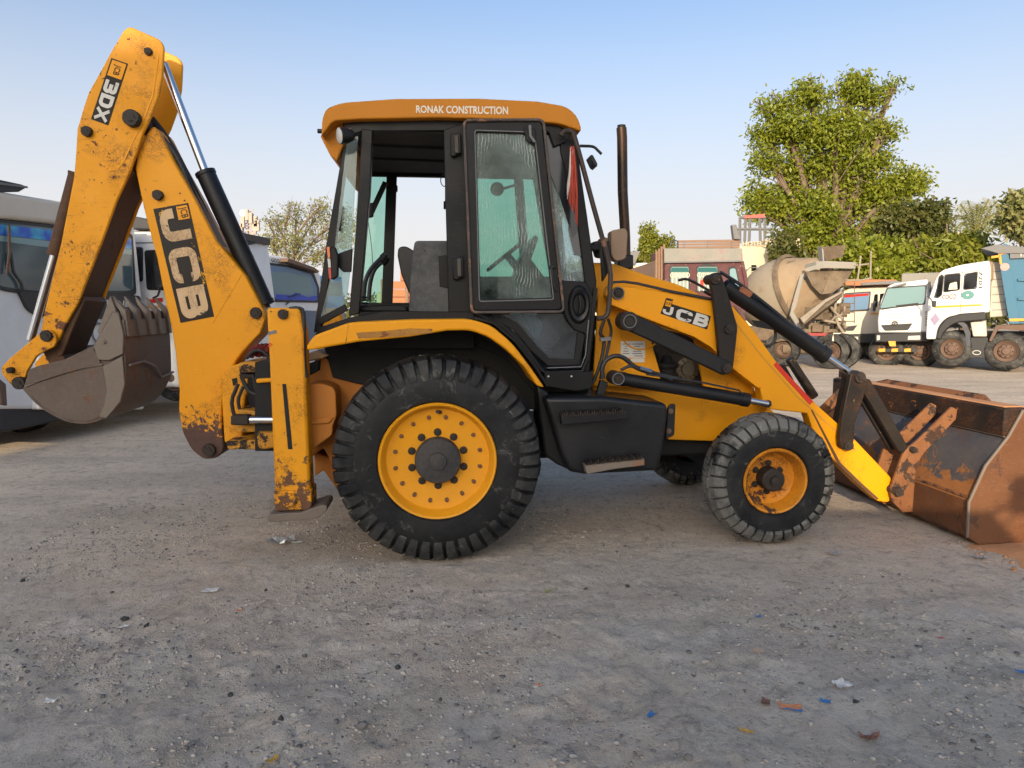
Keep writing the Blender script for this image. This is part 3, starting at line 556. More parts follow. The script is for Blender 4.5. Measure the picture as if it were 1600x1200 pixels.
for i in range(24):
    x = 917 + i * 3.7; a = F.p(x, 727 - i * .4, -1.05); m.box((a.x - .006, -1.05, a.z), (a.x + .003, -.96, a.z + .012 + .006 * (i % 3)))
m.build('step_teeth', grease, BH, kind='stuff')
# --- fender, inner wing, rear body
FE = [(479,540,5),(491,524,6),(545,504,8),(640,499.5),(735,498.5,14),(768,509,10),(800,536,14),(829,574,12),(851,606),(839,603),(821,575,12),(792,547,14),(764,527,10),(735,516,12),(699,516.5),(642,526),(560,534),(497,545),(480,548)]
plate('fender', FE, F, -1.13, .50, yel, BH, .014, 3, n=5)
bar('fender_trim', [(740,497),(772,505),(806,534),(836,572),(856,604)], 5, F, -.90, .2, blk_cab, BH)
bar('fender_seam', [(545,505),(540,536)], 1.2, F, -1.1315, .002, yel_dirty, BH, 0)
plate('fender_scuff', [(556,520),(600,517),(640,513),(676,514),(674,520),(620,526),(560,529)], F, -1.1318, .0015, paint('fender_scuff', (.50, .22, .02), .6, rust=.6, dirt=.9, dirtc=(.2,.12,.06), rscale=12, seed=7), BH, 0)
plate('inner_wing', [(500,520),(740,505),(800,540),(845,600),(850,640),(800,640),(560,600),(520,590)], F, -.60, 1.2, dark, BH)
plate('rear_body', [(478,575),(500,556),(520,566),(560,578),(640,582),(640,700),(560,735),(525,738),(505,700),(480,720)], F, -.58, 1.1, orange_p, BH, .02, 3)
pipe('body_bead', [(500,557),(520,568),(560,581),(600,584)], .012, F, -.585, orange_p, BH)
plate('side_locker', [(478,602,6),(500,598,14),(524,606,10),(526,650,5),(520,665),(519,680,5),(482,707,6),(478,706)], F, -.82, .24, orange_p, BH, .03, 4)
plate('locker_fold', [(479,656),(522,652),(514,662),(479,664)], F, -.835, .02, orange_p, BH, .008)
plate('rear_deck', [(478,553),(492,548),(512,556),(496,562),(480,566)], F, -.70, .6, paint('dusty_deck', (.52,.36,.20), .8, dirt=.4, seed=8), BH, .01)
plate('cab_mount', [(478,569),(498,563),(497,580),(482,588)], F, -.76, .1, dark, BH, .01)
m = MB(); c = F.p(685, 720, -1.0); m.tube([Vector((0, -.85, .685)), Vector((0, .85, .685))], .14, 18); m.box((-.45, -.3, .42), (.7, .3, .95)); m.build('rear_axle', dark, BH, .03)
plate('under_guard', [(490,705),(560,735),(600,760),(530,770),(505,735),(492,745)], F, -.45, .9, orange_p, BH, .01)
# --- wheels
AX = F.p(1213, 750, -.98)
RZ, RR = .685, .688; FR = .468; FXc = AX.x
def wheel(nm, cx, R, yo, width, rr, side, nl, lugd, seg, tm, lm, rm, dish, bolts):
    """yo: local y of the outer face; side -1 faces the camera"""
    s = 1 if side < 0 else -1      # direction inward
    WH = bpy.data.objects.new(nm, None); COL.objects.link(WH); WH.parent = BH; WH.location = (cx, yo, R - .006)
    r1 = R - lugd
    prof = [(rr, .02), (rr + .02, -.005), (rr + (R-rr)*.35, -.012), (rr + (R-rr)*.62, .0), (r1 - .06, .018), (r1 - .015, .05), (r1, .10), (r1 + .002, width / 2), (r1, width - .10), (r1 - .015, width - .05), (r1 - .06, width - .018), (rr + (R-rr)*.5, width + .01), (rr, width - .02)]
    m = MB(); m.lathe([(a, b_ * s) for a, b_ in prof], (0, 0, 0), (0, 1, 0), 96); ty = m.build('tyre', tm, WH)
    m = MB()
    for half in (0, 1):
        for k in range(nl):
            a0 = 2 * math.pi * (k + .5 * half) / nl; jit = random.uniform(-.006, .006); pitch = 2 * math.pi / nl; hw = pitch * (.37 if R > .6 else .41); wear = random.uniform(-.007, .003)
            path = [(R + wear, width * .52), (R + wear, width * .30), (R - .004 + wear, .085), (R - .025, .022), (R - .075, -.008), (R - .13 * R / .69, -.014), (R - .165 * R / .69 + jit, -.002)]
            base = [(r1 - .01, width * .52), (r1 - .01, width * .30), (r1 - .01, .09), (r1 - .025, .055), (r1 - .055, .03), (R - .13 * R / .69, .012), (R - .165 * R / .69, .012)]
            off = [.42, .25, .08, 0, -.04, -.05, -.05]; vs = []; sc = [1, 1, 1, 1, .97, .93, .88]
            for i in range(7):
                for (rad, yy), w in ((base[i], 1.15), (path[i], 1.0)):
                    if half: yy = width - yy
                    for sg in (-1, 1):
                        a = a0 + off[i] * pitch + sg * hw * w * sc[i]; vs.append((math.cos(a) * rad, yy * s, math.sin(a) * rad))
            fs = []
            for i in range(6):
                A = i * 4; B = A + 4
                fs += [(A + 2, A + 3, B + 3, B + 2), (A, A + 2, B + 2, B), (A + 1, B + 1, B + 3, A + 3)]
            fs += [(24, 26, 27, 25), (0, 1, 3, 2)]; m.add(vs, fs)
    m.build('tread', lm, WH, .004, 1, smooth=30, kind='stuff')
    m = MB(); m.lathe([(a, b_ * s) for a, b_ in dish], (0, 0, 0), (0, 1, 0), 64); m.build('rim', rm, WH, smooth=28)
    return WH, s
dish_r = [(rr_ , b_) for rr_, b_ in ((.368, .06), (.385, .012), (.378, .0), (.366, .004), (.352, .03), (.345, .07), (.335, .085), (.29, .09), (.27, .095), (.0, .095))]
def bolts(WH, s, n, rad, y, r, mat, ph=0, nm='wheel_nut'):
    msh = None
    for k in range(n):
        a = ph + 2 * math.pi * k / n
        if msh is None:
            m = MB(); m.lathe([(0, -.022), (r * .45, -.022), (r * .5, -.014), (r, -.013), (r * 1.05, 0), (r * 1.3, .001), (r * 1.3, .004)], (0, 0, 0), (0, s, 0), 8); o = m.build(nm, mat, WH); msh = o.data
        else:
            o = bpy.data.objects.new(nm, msh); COL.objects.link(o); o.parent = WH
        o.location = (math.cos(a) * rad, y * s, math.sin(a) * rad)
nutm = paint('rusty_nut', (.16, .06, .02), .6, rust=.5, dirt=.4, rustc=(.05, .025, .015), seed=6)
for side, yo in ((-1, -1.12), (1, 1.12)):
    WH, s = wheel('rear_wheel', 0, RR, yo, .40, .375, side, 44, .034, 96, rub_r, rub_tread, rimy, dish_r, 0)
    bolts(WH, s, 16, .283, .094, .014, nutm, .2); bolts(WH, s, 10, .178, .094, .021, grease, math.pi / 2 + .0)
    m = MB(); m.lathe([(a, b_ * s) for a, b_ in ((.15, .095), (.15, .03), (.142, .018), (.06, .012), (.055, -.002), (.02, -.006), (0, -.006))], (0, 0, 0), (0, 1, 0), 32); m.build('hub', paint('hub_black', (.022,.024,.028), .5, rust=.45, dirt=.3, rustc=(.09,.05,.03), rscale=5, seed=side), WH)
    m = MB(); m.tube([(.02, .085 * s, .31), (.0, .02 * s, .325)], .012, 8); m.build('valve_stem', grease, WH)
dish_f = [(.222, .06), (.235, .01), (.228, .0), (.215, .006), (.20, .05), (.185, .11), (.15, .135), (.11, .14), (.0, .14)]
for side, yo in ((-1, -.98), (1, .98)):
    WH, s = wheel('front_wheel', FXc, FR, yo, .27, .232, side, 34, .022, 72, rub_f, rub_dusty, rimf, dish_f, 0)
    bolts(WH, s, 6, .105, .138, .020, grease, .5)
    m = MB(); m.lathe([(a, b_ * s) for a, b_ in ((.085, .14), (.082, .04), (.07, .03), (.035, .028), (.032, .005), (0, .004))], (0, 0, 0), (0, 1, 0), 28); m.build('hub', grease, WH)
m = MB(); m.box((FXc - .09, -.78, .38), (FXc + .09, .78, .55)); m.box((FXc - .25, -.25, .4), (FXc + .25, .25, .75)); m.build('front_axle', dark, BH, .02)
# --- stabiliser legs
def leg(dyy, nm='stabiliser_leg'):
    def P(pts, y, th, mat, n_, par, bv=.006, **k):
        vs = [F.p(q_[0], q_[1], y) for q_ in rc(pts)]; m = MB(); m.prism([dy(v, dyy) for v in vs], [dy(v, dyy + th) for v in vs]); return m.build(n_, mat, par, bv, **k)
    L = P([(416,481),(468,481),(475,520),(484,756),(485,770),(429,770),(421,572)], -.98, .17, yel_leg, nm, BH, .02)
    P([(427,768),(486,766),(487,792,4),(481,797,3),(430,799,3)], -1.0, .2, yel_leg, 'leg_collar', L, .008)
    P([(441,600),(447,600),(457,702),(450,702)], -.983, .004, dark, 'slot', L, 0)
    P([(433,794),(480,792),(480,806),(434,808)], -.93, .1, brown_st, 'inner_leg', L)
    P([(416,812,3),(420,804,4),(470,801),(503,789,5),(511,790,4),(511,799,5),(494,812,6),(422,816,3)], -1.03, .26, steel_w, 'foot_pad', L, .012, seg=3)
    return L
Lg = leg(0); leg(1.78)
pin('pivot_pin', 441, 491, 8, F, -1.01, -.97, grease, BH); pin('pivot_pin', 451, 783, 11, F, -1.03, -.99, yel_leg, BH)
for (x, y) in ((423,487), (450,487)): pin('bolt', x, y, 2.2, F, -.985, -.97, grease, BH, False)
pipe('leg_hose', [(452,483),(466,482),(474,490),(475,540),(476,575),(479,590)], .014, F, -.96, hose, BH)
bar('leg_scuff', [(419,521),(432,518)], 5, F, -.9825, .002, greyst, BH, 0); bar('red_mark', [(420,536),(426,538),(419,541)], 2, F, -.9825, .002, red_t, BH, 0)
# --- backhoe: rear frame rail, king post, slew ram
plate('slide_frame', [(398,566),(432,562),(440,590),(440,705),(398,705)], F, -.55, 1.1, dark, BH)
for pts in ([(372,567),(432,564),(432,580),(374,584)], [(372,640),(432,646),(432,652),(372,650)], [(368,664),(432,664),(432,674),(370,676)], [(352,690),(432,686),(432,700),(420,703),(356,702)], [(372,584),(400,586),(400,592),(376,592)]):
    plate('frame_rail', pts, F, -.50, .5, yel_dirty, BH, .01)
plate('king_post', [(345,600),(360,572),(384,565),(392,600),(384,620),(380,640),(392,652),(384,668),(378,680),(382,698),(362,704),(350,690)], F, -.30, .6, yel_leg, BH, .015)
plate('post_opening', [(387,585),(400,582),(400,640),(390,640),(385,610)], F, -.31, .05, dark, BH, .005)
for pts in ([(362,592),(370,590),(371,600),(364,603)],): plate('lug_hole', pts, F, -.306, .02, dark, BH, .002)
ram('slew_ram_rod', (384,656), (432,656), .026, F, -.58, chrome, BH); ram('slew_ram_rod', (396,648), (432,647), .018, F, -.40, chrome, BH)
bar('ram_eye', [(360,657),(388,657)], 15, F, -.62, .1, grease, BH, .01)
for k in range(4): pipe('hydraulic_hose', [(394 + k, 585),(402, 600 + k * 8),(420, 604 + k * 9),(440, 602 + k * 8)], .013, F, -.52 + .03 * k, hose, BH)
plate('rope_wrap', [(400,592),(432,590),(432,597),(400,599)], F, -.58, .04, yel, BH, .01)
plate('side_shift_clamp', [(400,676,4),(430,676,4),(430,700,6),(404,703,8)], F, -.62, .12, yel_dirty, BH, .01)
for pts, r, y in (([(372,600),(362,630),(374,664),(400,672),(428,668)], .014, -.42), ([(380,604),(372,628),(382,650),(404,640),(430,628)], .012, -.46), ([(385,560),(398,548),(414,552),(430,575)], .013, -.35), ([(377,588),(390,612),(412,618),(432,612)], .015, -.48)):
    pipe('hydraulic_hose', pts, r, F, y, hose, BH)
# --- boom
BM = [(232,203,6),(240,196,6),(248,206),(270,250),(304,310),(337,375),(383,430),(404,470,10),(417,494,10),(406,522),(387,541,14),(368,564,10),(354,596,10),(347,632,8),(346,667),(350,700,6),(340,716,8),(318,718,8),(299,703,8),(285,676,8),(279,640),(280,610),(274,552),(268,514),(257,464),(245,403),(236,371),(224,324),(211,263),(216,236)]
BO = plate('boom', BM, F, -.16, .30, yel_boom, BH, .012, 2)
bar('boom_back_rail', [(243,203),(270,252),(304,312),(337,377),(380,432)], 8, F, -.10, .16, wood, BO)
bar('boom_rib', [(331,505),(352,470),(377,428)], 2.5, F, -.163, .004, yel_boom, BO, .001)
for (x, y, r, y0) in ((244.5,304,8,-.20), (398.6,489,9,-.19), (325,704,10,-.20)): pin('pivot_pin', x, y, r, F, y0, y0 + .38, grease, BO)
for (x, y) in ((356,529), (371,536), (281,302), (288,313)): pin('bolt', x, y, 2.4, F, -.165, -.15, grease if x < 300 else yel_boom, BO, False)
plate('decal', [(239.5,326.5),(294,317),(334.5,494.5),(282,504.5)], F, -.163, .002, decal_k, BO, 0)
plate('decal_square', [(275,323),(292,320),(297,341),(279,344)], F, -.1655, .002, yel_boom, BO, 0)
text('decal_letters', 'JCB', [(291,322),(295,339),(281,342),(277,325)], F, -.1665, decal_k, BO, .01)
def along(q, t0, t1, s0=0, s1=1):
    """letter cell on a decal that reads downwards: q = TL, TR, BR, BL of the decal in the picture"""
    TL, TR, BR, BL = [Vector(a) for a in q]
    f = lambda t, s: TR.lerp(BR, t).lerp(TL.lerp(BL, t), s)
    return [tuple(f(t0, s0)), tuple(f(t1, s0)), tuple(f(t1, s1)), tuple(f(t0, s1))]
dq = [(239.5,326.5),(294,317),(334.5,494.5),(282,504.5)]
glyphs('decal_letters', 'JCB', [along(dq, .02, .34, .10, .90), along(dq, .37, .66, .10, .90), along(dq, .69, .98, .10, .90)], F, -.166, decal_c, BO, .27)
# dipper ram between the boom's hoses
ram('dipper_ram_cylinder', (320,268), (414,476), .070, F, -.02, blk, BH, cap=.03); ram('dipper_ram_rod', (256,100), (323,275), .030, F, -.02, chrome, BH)
pipe('boom_hose', [(236,186),(258,215),(285,262),(318,330),(345,395),(380,450),(408,482)], .030, F, .02, hose, BH)
pipe('boom_hose', [(250,212),(275,245),(300,300),(333,368),(365,425),(400,470)], .022, F, -.08, hose, BH)
pipe('boom_hose', [(392,400),(400,425),(412,450),(418,480)], .02, F, .0, hose, BH)
# --- dipper with two head plates
DP = [(194,46,5),(203,41,8),(250,62,8),(256,73,6),(254,115),(248,149),(236,182),(223,209),(211,246),(202,271),(182,314),(159,378),(130,452),(125,468),(104,505),(90,535,6),(72,540,6),(63,520),(70,483),(95,380),(115,277),(118,243),(120.5,202),(130,169),(138,145),(157,111),(172,83)]
DI = plate('dipper', DP, F, -.21, .03, yel_worn, BH, .008)
vs = [F.p(q_[0], q_[1], -.21) for q_ in rc(DP)]; m = MB(); m.prism([dy(v, .36) for v in vs], [dy(v, .39) for v in vs]); m.build('dipper_far_plate', yel, DI, .008)
core = [(205,268),(180,312),(157,376),(128,450),(122,466),(102,503),(90,530),(74,534),(66,518),(73,482),(98,380),(118,277),(123,235),(128,200),(150,200),(190,240)]
vs = [F.p(q_[0], q_[1], -.21) for q_ in core]; m = MB(); m.prism([dy(v, .031) for v in vs], [dy(v, .359) for v in vs]); m.build('dipper_box', brown_st, DI, .004)
bar('dipper_bead', [(247,88),(243,120),(238,150),(222,192),(205,225),(194,250),(183,264),(172,266),(166,258)], 2.5, F, -.213, .004, yel, DI, .001)
vs = [F.p(q_[0], q_[1], -.21) for q_ in ((126,462),(130,470),(114,506),(94,556),(86,558),(84,528),(104,498))]; m = MB(); m.prism([dy(v, .0315) for v in vs], [dy(v, .362) for v in vs]); m.build('dipper_toe', brown_st, DI, .008)
for (x, y, r, y0) in ((203,183,13,-.27), (230,79,6,-.235), (133,204,8,-.25), (70,525,9,-.27)): pin('pivot_pin', x, y, r, F, y0, y0 + .3, grease, DI)
for (x, y) in ((152.6,206), (165,211.5), (170,240), (146.8,281), (158.8,285.5)): pin('bolt_hole', x, y, 2, F, -.2125, -.2, grease, DI, False)
dq2 = [(174,90.5),(200,99.5),(169,196),(142,186)]
plate('decal', dq2, F, -.2125, .002, decal_k, DI, 0)
plate('decal_square', along(dq2, .02, .27, .08, .92), F, -.215, .002, yel, DI, 0)
text('decal_letters', 'JCB', along(dq2, .07, .23, .3, .75), F, -.2165, decal_k, DI, .01)
glyphs('decal_letters', '3DX', [along(dq2, .31, .53, .12, .9), along(dq2, .54, .76, .12, .9), along(dq2, .77, .98, .12, .9)], F, -.2162, decal_w, DI, .27)
# bucket crowd ram on the back of the dipper
ram('crowd_ram_cylinder', (120,270), (86,398), .052, F, .0, brown_st, BH, cap=.02); ram('crowd_ram_rod', (89,385), (48,532), .028, F, .0, chrome, BH)
pipe('dipper_hose', [(110,285),(98,340),(80,398),(70,440),(60,500)], .014, F, .12, hose, BH)
LK = [(60,522,4),(78,514,6),(88,526,6),(87,541,6),(73,547),(57,556,5),(42,580,4),(38,594,5),(20,605,6),(4,586,5),(1,575,5),(15,560)]
plate('tipping_link', LK, F, -.245, .03, yel_worn, BH, .006); vs = [F.p(q_[0], q_[1], -.245) for q_ in rc(LK)]; m = MB(); m.prism([dy(v, .42) for v in vs], [dy(v, .45) for v in vs]); m.build('tipping_link', yel_worn, BH, .006)
for (x, y, r) in ((27,599,10), (13,579,5)): pin('pivot_pin', x, y, r, F, -.29, -.1, grease, BH)
bar('bucket_hitch', [(70,530),(95,575)], 26, F, -.17, .34, brown_st, BH, .01)
# --- digging bucket
BK = [(36,607),(57,630),(82,647),(110,659),(140,660),(160,652),(177,638),(189,618),(195,600),(195,560),(192,520),(184,487)]
top = [(175,486),(146,540),(100,562),(62,571),(46,577)]
y0, y1 = -.42, .42
side = [F.p(q_[0], q_[1], y0) for q_ in BK + top]; DB = bpy.data.objects.new('digging_bucket', None); COL.objects.link(DB); DB.parent = BH
for yy in (0, y1 - y0 - .02):
    m = MB(); m.prism([dy(v, yy) for v in side], [dy(v, yy + .02) for v in side]); m.build('side_plate', steel_b, DB, .003)
sh = [F.p(a[0], a[1], y0) for a in smoothline(BK, 3)]; cen = sum((v for v in sh), Vector()) / len(sh); m = MB(); vsn = []
for v in sh: vsn += [v + (v - cen).normalized() * .006, v - (v - cen).normalized() * .016]
n_ = len(sh); V4 = []
for v in vsn: V4 += [dy(v, .0), dy(v, y1 - y0)]
fs = []
for i in range(n_ - 1):
    a = i * 4; c2 = a + 4; fs += [(a, a + 1, c2 + 1, c2), (a + 2, c2 + 2, c2 + 3, a + 3), (a, c2, c2 + 2, a + 2), (a + 1, a + 3, c2 + 3, c2 + 1)]
m.add(V4, fs); m.build('bucket_back', steel_b, DB, 0)
plate('side_cutter', [(146,541,3),(176,486,3),(185,489,3),(193,522),(192,553),(172,563),(152,563,4)], F, y0 - .022, .022, steel_w, DB, .006)
plate('wear_strap', [(160,573),(191,556),(195,600),(188,628),(166,654),(154,652,4),(162,633),(166,610),(163,590)], F, y0 - .018, .02, steel_w, DB, .006)
bar('rim_strip', [(38,604),(100,580),(160,569)], 3, F, y0 - .010, .012, steel_w, DB, .003)
plate('rim_band', [(38,602),(46,577,3),(62,571),(100,562),(146,545),(158,568),(100,584),(60,597)], F, y0 - .012, .012, steel_b, DB, .004)
pin('bolt', 161, 534, 4, F, y0 - .035, y0, steel_w, DB, False)
la = F.p(186, 500, y0); lb = F.p(190, 527, y0)     # lip band
m = MB(); dv = (lb - la).normalized(); nv = Vector((dv.z, 0, -dv.x)); 
if nv.x < 0: nv = -nv
m.prism([la + nv*.012, la + nv*.03, lb + nv*.03, lb + nv*.012], [dy(v, y1 - y0) for v in (la + nv*.012, la + nv*.03, lb + nv*.03, lb + nv*.012)]); m.build('lip_band', steel_w, DB, .004)
la2 = F.p(184, 486, y0); tip = F.p(172, 462, y0)
for k in range(5):
    yy = .045 + k * (y1 - y0 - .09) / 4; m = MB(); O_ = Vector((0, yy, 0))
    sec = [(lb + nv * .044, lb + nv * .029, .026), (la2 + nv * .046, la2 + nv * .004, .030), (la2.lerp(tip, .5) + nv * .022, la2.lerp(tip, .5) - nv * .010, .020), (tip + nv * .004, tip - nv * .006, .008)]
    V = []
    for a_, b_, w_ in sec: V += [O_ + a_ + Vector((0, -w_, 0)), O_ + a_ + Vector((0, w_, 0)), O_ + b_ + Vector((0, w_, 0)), O_ + b_ + Vector((0, -w_, 0))]
    fs = [(0, 1, 2, 3), (15, 14, 13, 12)]
    for s_ in range(3):
        for e_ in range(4): fs.append((s_*4 + e_, s_*4 + (e_+1) % 4, s_*4 + 4 + (e_+1) % 4, s_*4 + 4 + e_))
    m.add(V, fs); m.build('tooth', steel_w, DB, .004)
m = MB(); q1, q2 = F.p(152, 519, y0), F.p(157, 524, y0); pl = [tip + nv*.0, q1, q2, la2 - nv*.01]; m.prism([dy(v, .0) for v in pl], [dy(v, .05) for v in pl]); m.build('corner_cutter', steel_w, DB, .004)
m = MB(); c = [F.p(q_[0], q_[1], y0) + Vector((.012, 0, 0)) for q_ in ((196,575),)][0]; m.tube([c + Vector((.01, .02, .02)), c + Vector((.012, .25, .03)), c + Vector((.01, .45, -.02)), c + Vector((.0, .6, -.12)), c + Vector((.01, .82, -.1))], .010, 6); m.build('weld_seam', steel_w, DB)
# ------------------------------------------------------------------ cab
CY0, CY1 = -.74, .72
CB = bpy.data.objects.new('cab', None); COL.objects.link(CB); CB.parent = BH
def farplate(name, pts, y, th, mat, bevel=.005): return plate(name, pts, F, y, th, mat, CB, bevel)
# roof
ROOF = [(502,213),(503,186,8),(509,169,12),(534,160,12),(618,154),(747,153.5),(840,158),(886,166,14),(902,181,12),(908,198,5),(908,205),(874,193,8),(809,187.5),(686,183.5),(562,186),(520,189,8)]
RF = plate('cab_roof', ROOF, F, CY0 - .07, 1.62, yel_roof, CB, .035, 4)
plate('roof_skirt', [(500,212),(520,190),(540,196),(536,228),(526,252),(516,243)], F, CY0 + .05, 1.36, yel_roof, CB, .01)
text('roof_lettering', 'RONAK CONSTRUCTION', [(650,164.5),(794,166.5),(794,179),(650,176.5)], F, CY0 - .0722, white_t, RF, .03)
# headliner and rails
a = F.p(560, 203, CY0 + .02); bq = F.p(880, 205, CY0 + .02)
m = MB(); m.box((a.x - .05, CY0 + .03, a.z - .01), (bq.x - .02, CY1 - .02, a.z + .06)); m.build('headliner', flat('headliner', (.035, .033, .03), .9, var=.4), CB, .01)
for k, yy in enumerate((-.35, .1)):
    m = MB(); m.tube([Vector((a.x, yy, a.z - .012)), Vector((bq.x - .1, yy + .1, a.z - .02))], .012, 6); m.build('lining_seam', dark, CB)
plate('top_rail', [(535,190),(600,184),(735,184),(880,190),(890,212),(735,204),(581,205),(566,205),(540,215)], F, CY0, .06, blk_cab, CB)
def far_rail(x0, x1, z0, z1, y, nm, mat=blk_cab):
    m = MB(); m.box((x0, y, z0), (x1, y + .05, z1)); return m.build(nm, mat, CB, .006)
fz = F.p(640, 276, CY1).z; fx0 = F.p(598, 276, CY1).x; fx1 = F.p(858, 276, CY1).x
far_rail(fx0 - .18, fx1, fz, fz + .14, CY1, 'top_rail')
fs_ = F.p(640, 474, CY1).z
# near pillars
plate('door_pillar', [(565,201),(582,203),(578,300),(561,490),(545,494),(556,360)], F, CY0 - .005, .08, blk_cab, CB)
plate('rear_pillar', [(536,230),(545,230),(524,380),(502,512),(490,520),(510,380)], F, CY0 + .06, .07, blk_cab, CB)
plate('centre_pillar', [(693,203),(728,190),(733,300),(741,494),(701,490)], F, CY0 - .008, .09, blk_cab, CB)
plate('sill', [(497,512),(547,496),(600,486),(741,487),(742,500),(690,501),(600,503),(545,507),(492,524)], F, CY0 - .02, .12, blk_cab, CB)
plate('quarter_brace', [(523,398),(551,388),(549,425),(536,425),(523,412)], F, CY0 + .02, .02, blk_cab, CB)
plate('quarter_glass', [(543,212),(560,205),(549,400),(520,408)], F, CY0 + .04, .006, g_side, CB, 0)
plate('quarter_glass', [(521,415),(548,420),(541,476),(500,500)], F, CY0 + .04, .006, g_side, CB, 0)
bar('quarter_frame', [(498,503),(541,480)], 11, F, CY0 + .03, .03, blk_cab, CB)
bar('quarter_handle', [(536,322),(532,345),(529,360),(534,361)], 2.5, F, CY0 + .0, .015, greyst, CB, .003)
# reflector light on the rear pillar
RL = plate('tail_lamp', [(515,386,4),(524,385,5),(528,400),(528,432,4),(520,437,4),(516,436)], F, CY0 - .07, .05, blk_cab, CB, .01)
plate('orange_lens', [(510,386,2),(515,385,2),(516,403),(512,403)], F, CY0 - .075, .045, darkglass('orange_lens', (.6,.14,.02), .2), RL, .002)
plate('white_lens', [(511.5,404),(516,404),(517,418),(513,418)], F, CY0 - .075, .045, lensm, RL, .001)
plate('red_lens', [(512.5,419),(517,419),(518,436,2),(514,436,2)], F, CY0 - .075, .045, redlens, RL, .002)
# work lamps
for (x, y, r, yy, nm) in ((531,212,13,CY0 - .12, 0), (516,222,12,CY0 + .1, 1)):
    c = F.p(x, y, yy); rr = r * SX(x, y, yy); m = MB(); ax = Vector((-.85, -.5, -.15)).normalized()
    m.lathe([(0, .10), (rr * .6, .09), (rr * .95, .05), (rr, 0), (rr * .93, -.005)], c, -ax, 24); wl = m.build('work_lamp', blk, CB)
    m = MB(); m.lathe([(rr * .93, -.004), (rr * .6, -.012), (0, -.014)], c, -ax, 24); m.build('lamp_glass', lensm, wl)
bar('lamp_bracket', [(534,206),(548,201)], 4, F, CY0 - .08, .03, greyst, CB)
c = F.p(503, 205, -.3); m = MB(); m.tube([c, c + Vector((-.03, 0, 0))], .016, 10); m.build('roof_stud', blk, CB)
# far side pillars and glass
plate('far_pillar', [(604,272),(620,272),(613,475),(596,478)], F, CY1, .05, blk_cab, CB)
plate('far_pillar', [(803,272),(817,272),(829,430),(815,432)], F, CY1, .05, blk_cab, CB)
plate('far_pillar', [(832,272),(856,272),(882,430),(860,432)], F, CY1, .05, blk_cab, CB)
bar('far_strut', [(602,284),(590,310),(577,338)], 8, F, CY1 - .25, .04, blk_cab, CB)
plate('strut_bracket', [(575,318),(584,316),(583,338),(575,340)], F, CY1 - .26, .05, blk_cab, CB)
plate('far_glass', [(560,272),(604,272),(597,475),(548,475)], F, CY1 + .02, .006, g_clear, CB, 0)
plate('far_lower_panel', [(740,432),(930,432),(930,600),(740,600)], F, CY1 - .02, .05, blk_cab, CB)
plate('far_lower_panel', [(560,473),(741,473),(741,545),(560,545)], F, CY1 - .02, .05, blk_cab, CB)
plate('latch', [(613,289,2),(621,289,2),(621,299,2),(613,299,2)], F, CY1 - .08, .05, blk_cab, CB); bar('latch_rod', [(696,276),(696,315)], 1.5, F, CY1 - .05, .01, blk_cab, CB, 0)
plate('latch', [(693,314),(700,314),(700,326),(693,326)], F, CY1 - .08, .05, blk_cab, CB)
m = MB(); c = F.p(694, 282, CY1 - .05); m.tube([c + Vector((math.cos(t) * .03, 0, math.sin(t) * .05)) for t in np.linspace(0, 6.28, 14)], .004, 6); m.build('latch_loop', greyst, CB)
pipe('cable', [(575,345),(580,380),(583,420)], .003, F, .4, greyst, CB)
# interior
m = MB(); a = F.p(560, 500, 0); c = F.p(925, 600, 0); m.box((a.x, -.6, a.z - .12), (a.x + 1.3, .68, a.z)); m.build('cab_floor', dark, CB)
plate('bulkhead', [(560,493),(741,492),(741,545),(560,545)], F, CY0 + .06, .05, dark, CB)
plate('side_console', [(648,376,6),(701,376),(703,492),(638,490),(641,440),(644,400)], F, CY0 + .12, .10, console_m, CB, .012, 3)
plate('console_cover', [(685,400),(701,398),(702,451),(687,448)], F, CY0 + .115, .01, blk_cab, CB)
pin('bolt_hole', 664, 392, 2.6, F, CY0 + .117, CY0 + .13, dark, CB, False)
plate('seat_back', [(622,386,6),(634,384,6),(652,395,8),(652,470),(640,460),(627,430,6),(621,400)], F, -.25, .5, flat('seat_vinyl', (.022,.022,.024), .45), CB, .035, 3)
plate('seat_cushion', [(640,450,6),(700,452,8),(706,480),(640,484)], F, -.28, .56, dark, CB, .04, 3)
plate('armrest', [(562,478,3),(630,476,4),(636,482,3),(636,487),(562,487)], F, CY0 + .10, .4, blk_cab, CB, .01)
for k in (0, 1):
    pipe('control_lever', [(568 + 8*k, 470, -.35 + .2*k),(571 + 8*k, 440, -.35 + .2*k),(580 + 6*k, 420, -.35 + .2*k),(597 + 3*k, 402 + 5*k, -.35 + .2*k)], .016, F, -.35, flat('lever_black', (.02,.02,.021), .3), CB, 10)
    c = F.p(599 + 3*k, 402 + 5*k, -.35 + .2*k); m = MB(); m.lathe([(0, -.04), (.02, -.035), (.028, 0), (.02, .03), (0, .035)], c, (.5, 0, .8), 14); m.build('lever_knob', blk, CB)
for k in range(4):
    c = F.p(569, 478 - k * 4.5, -.35); m = MB(); m.lathe([(.02, -.006), (.042 - .004*k, 0), (.02, .006)], c, (0, 0, 1), 16); m.build('lever_boot', hose, CB)
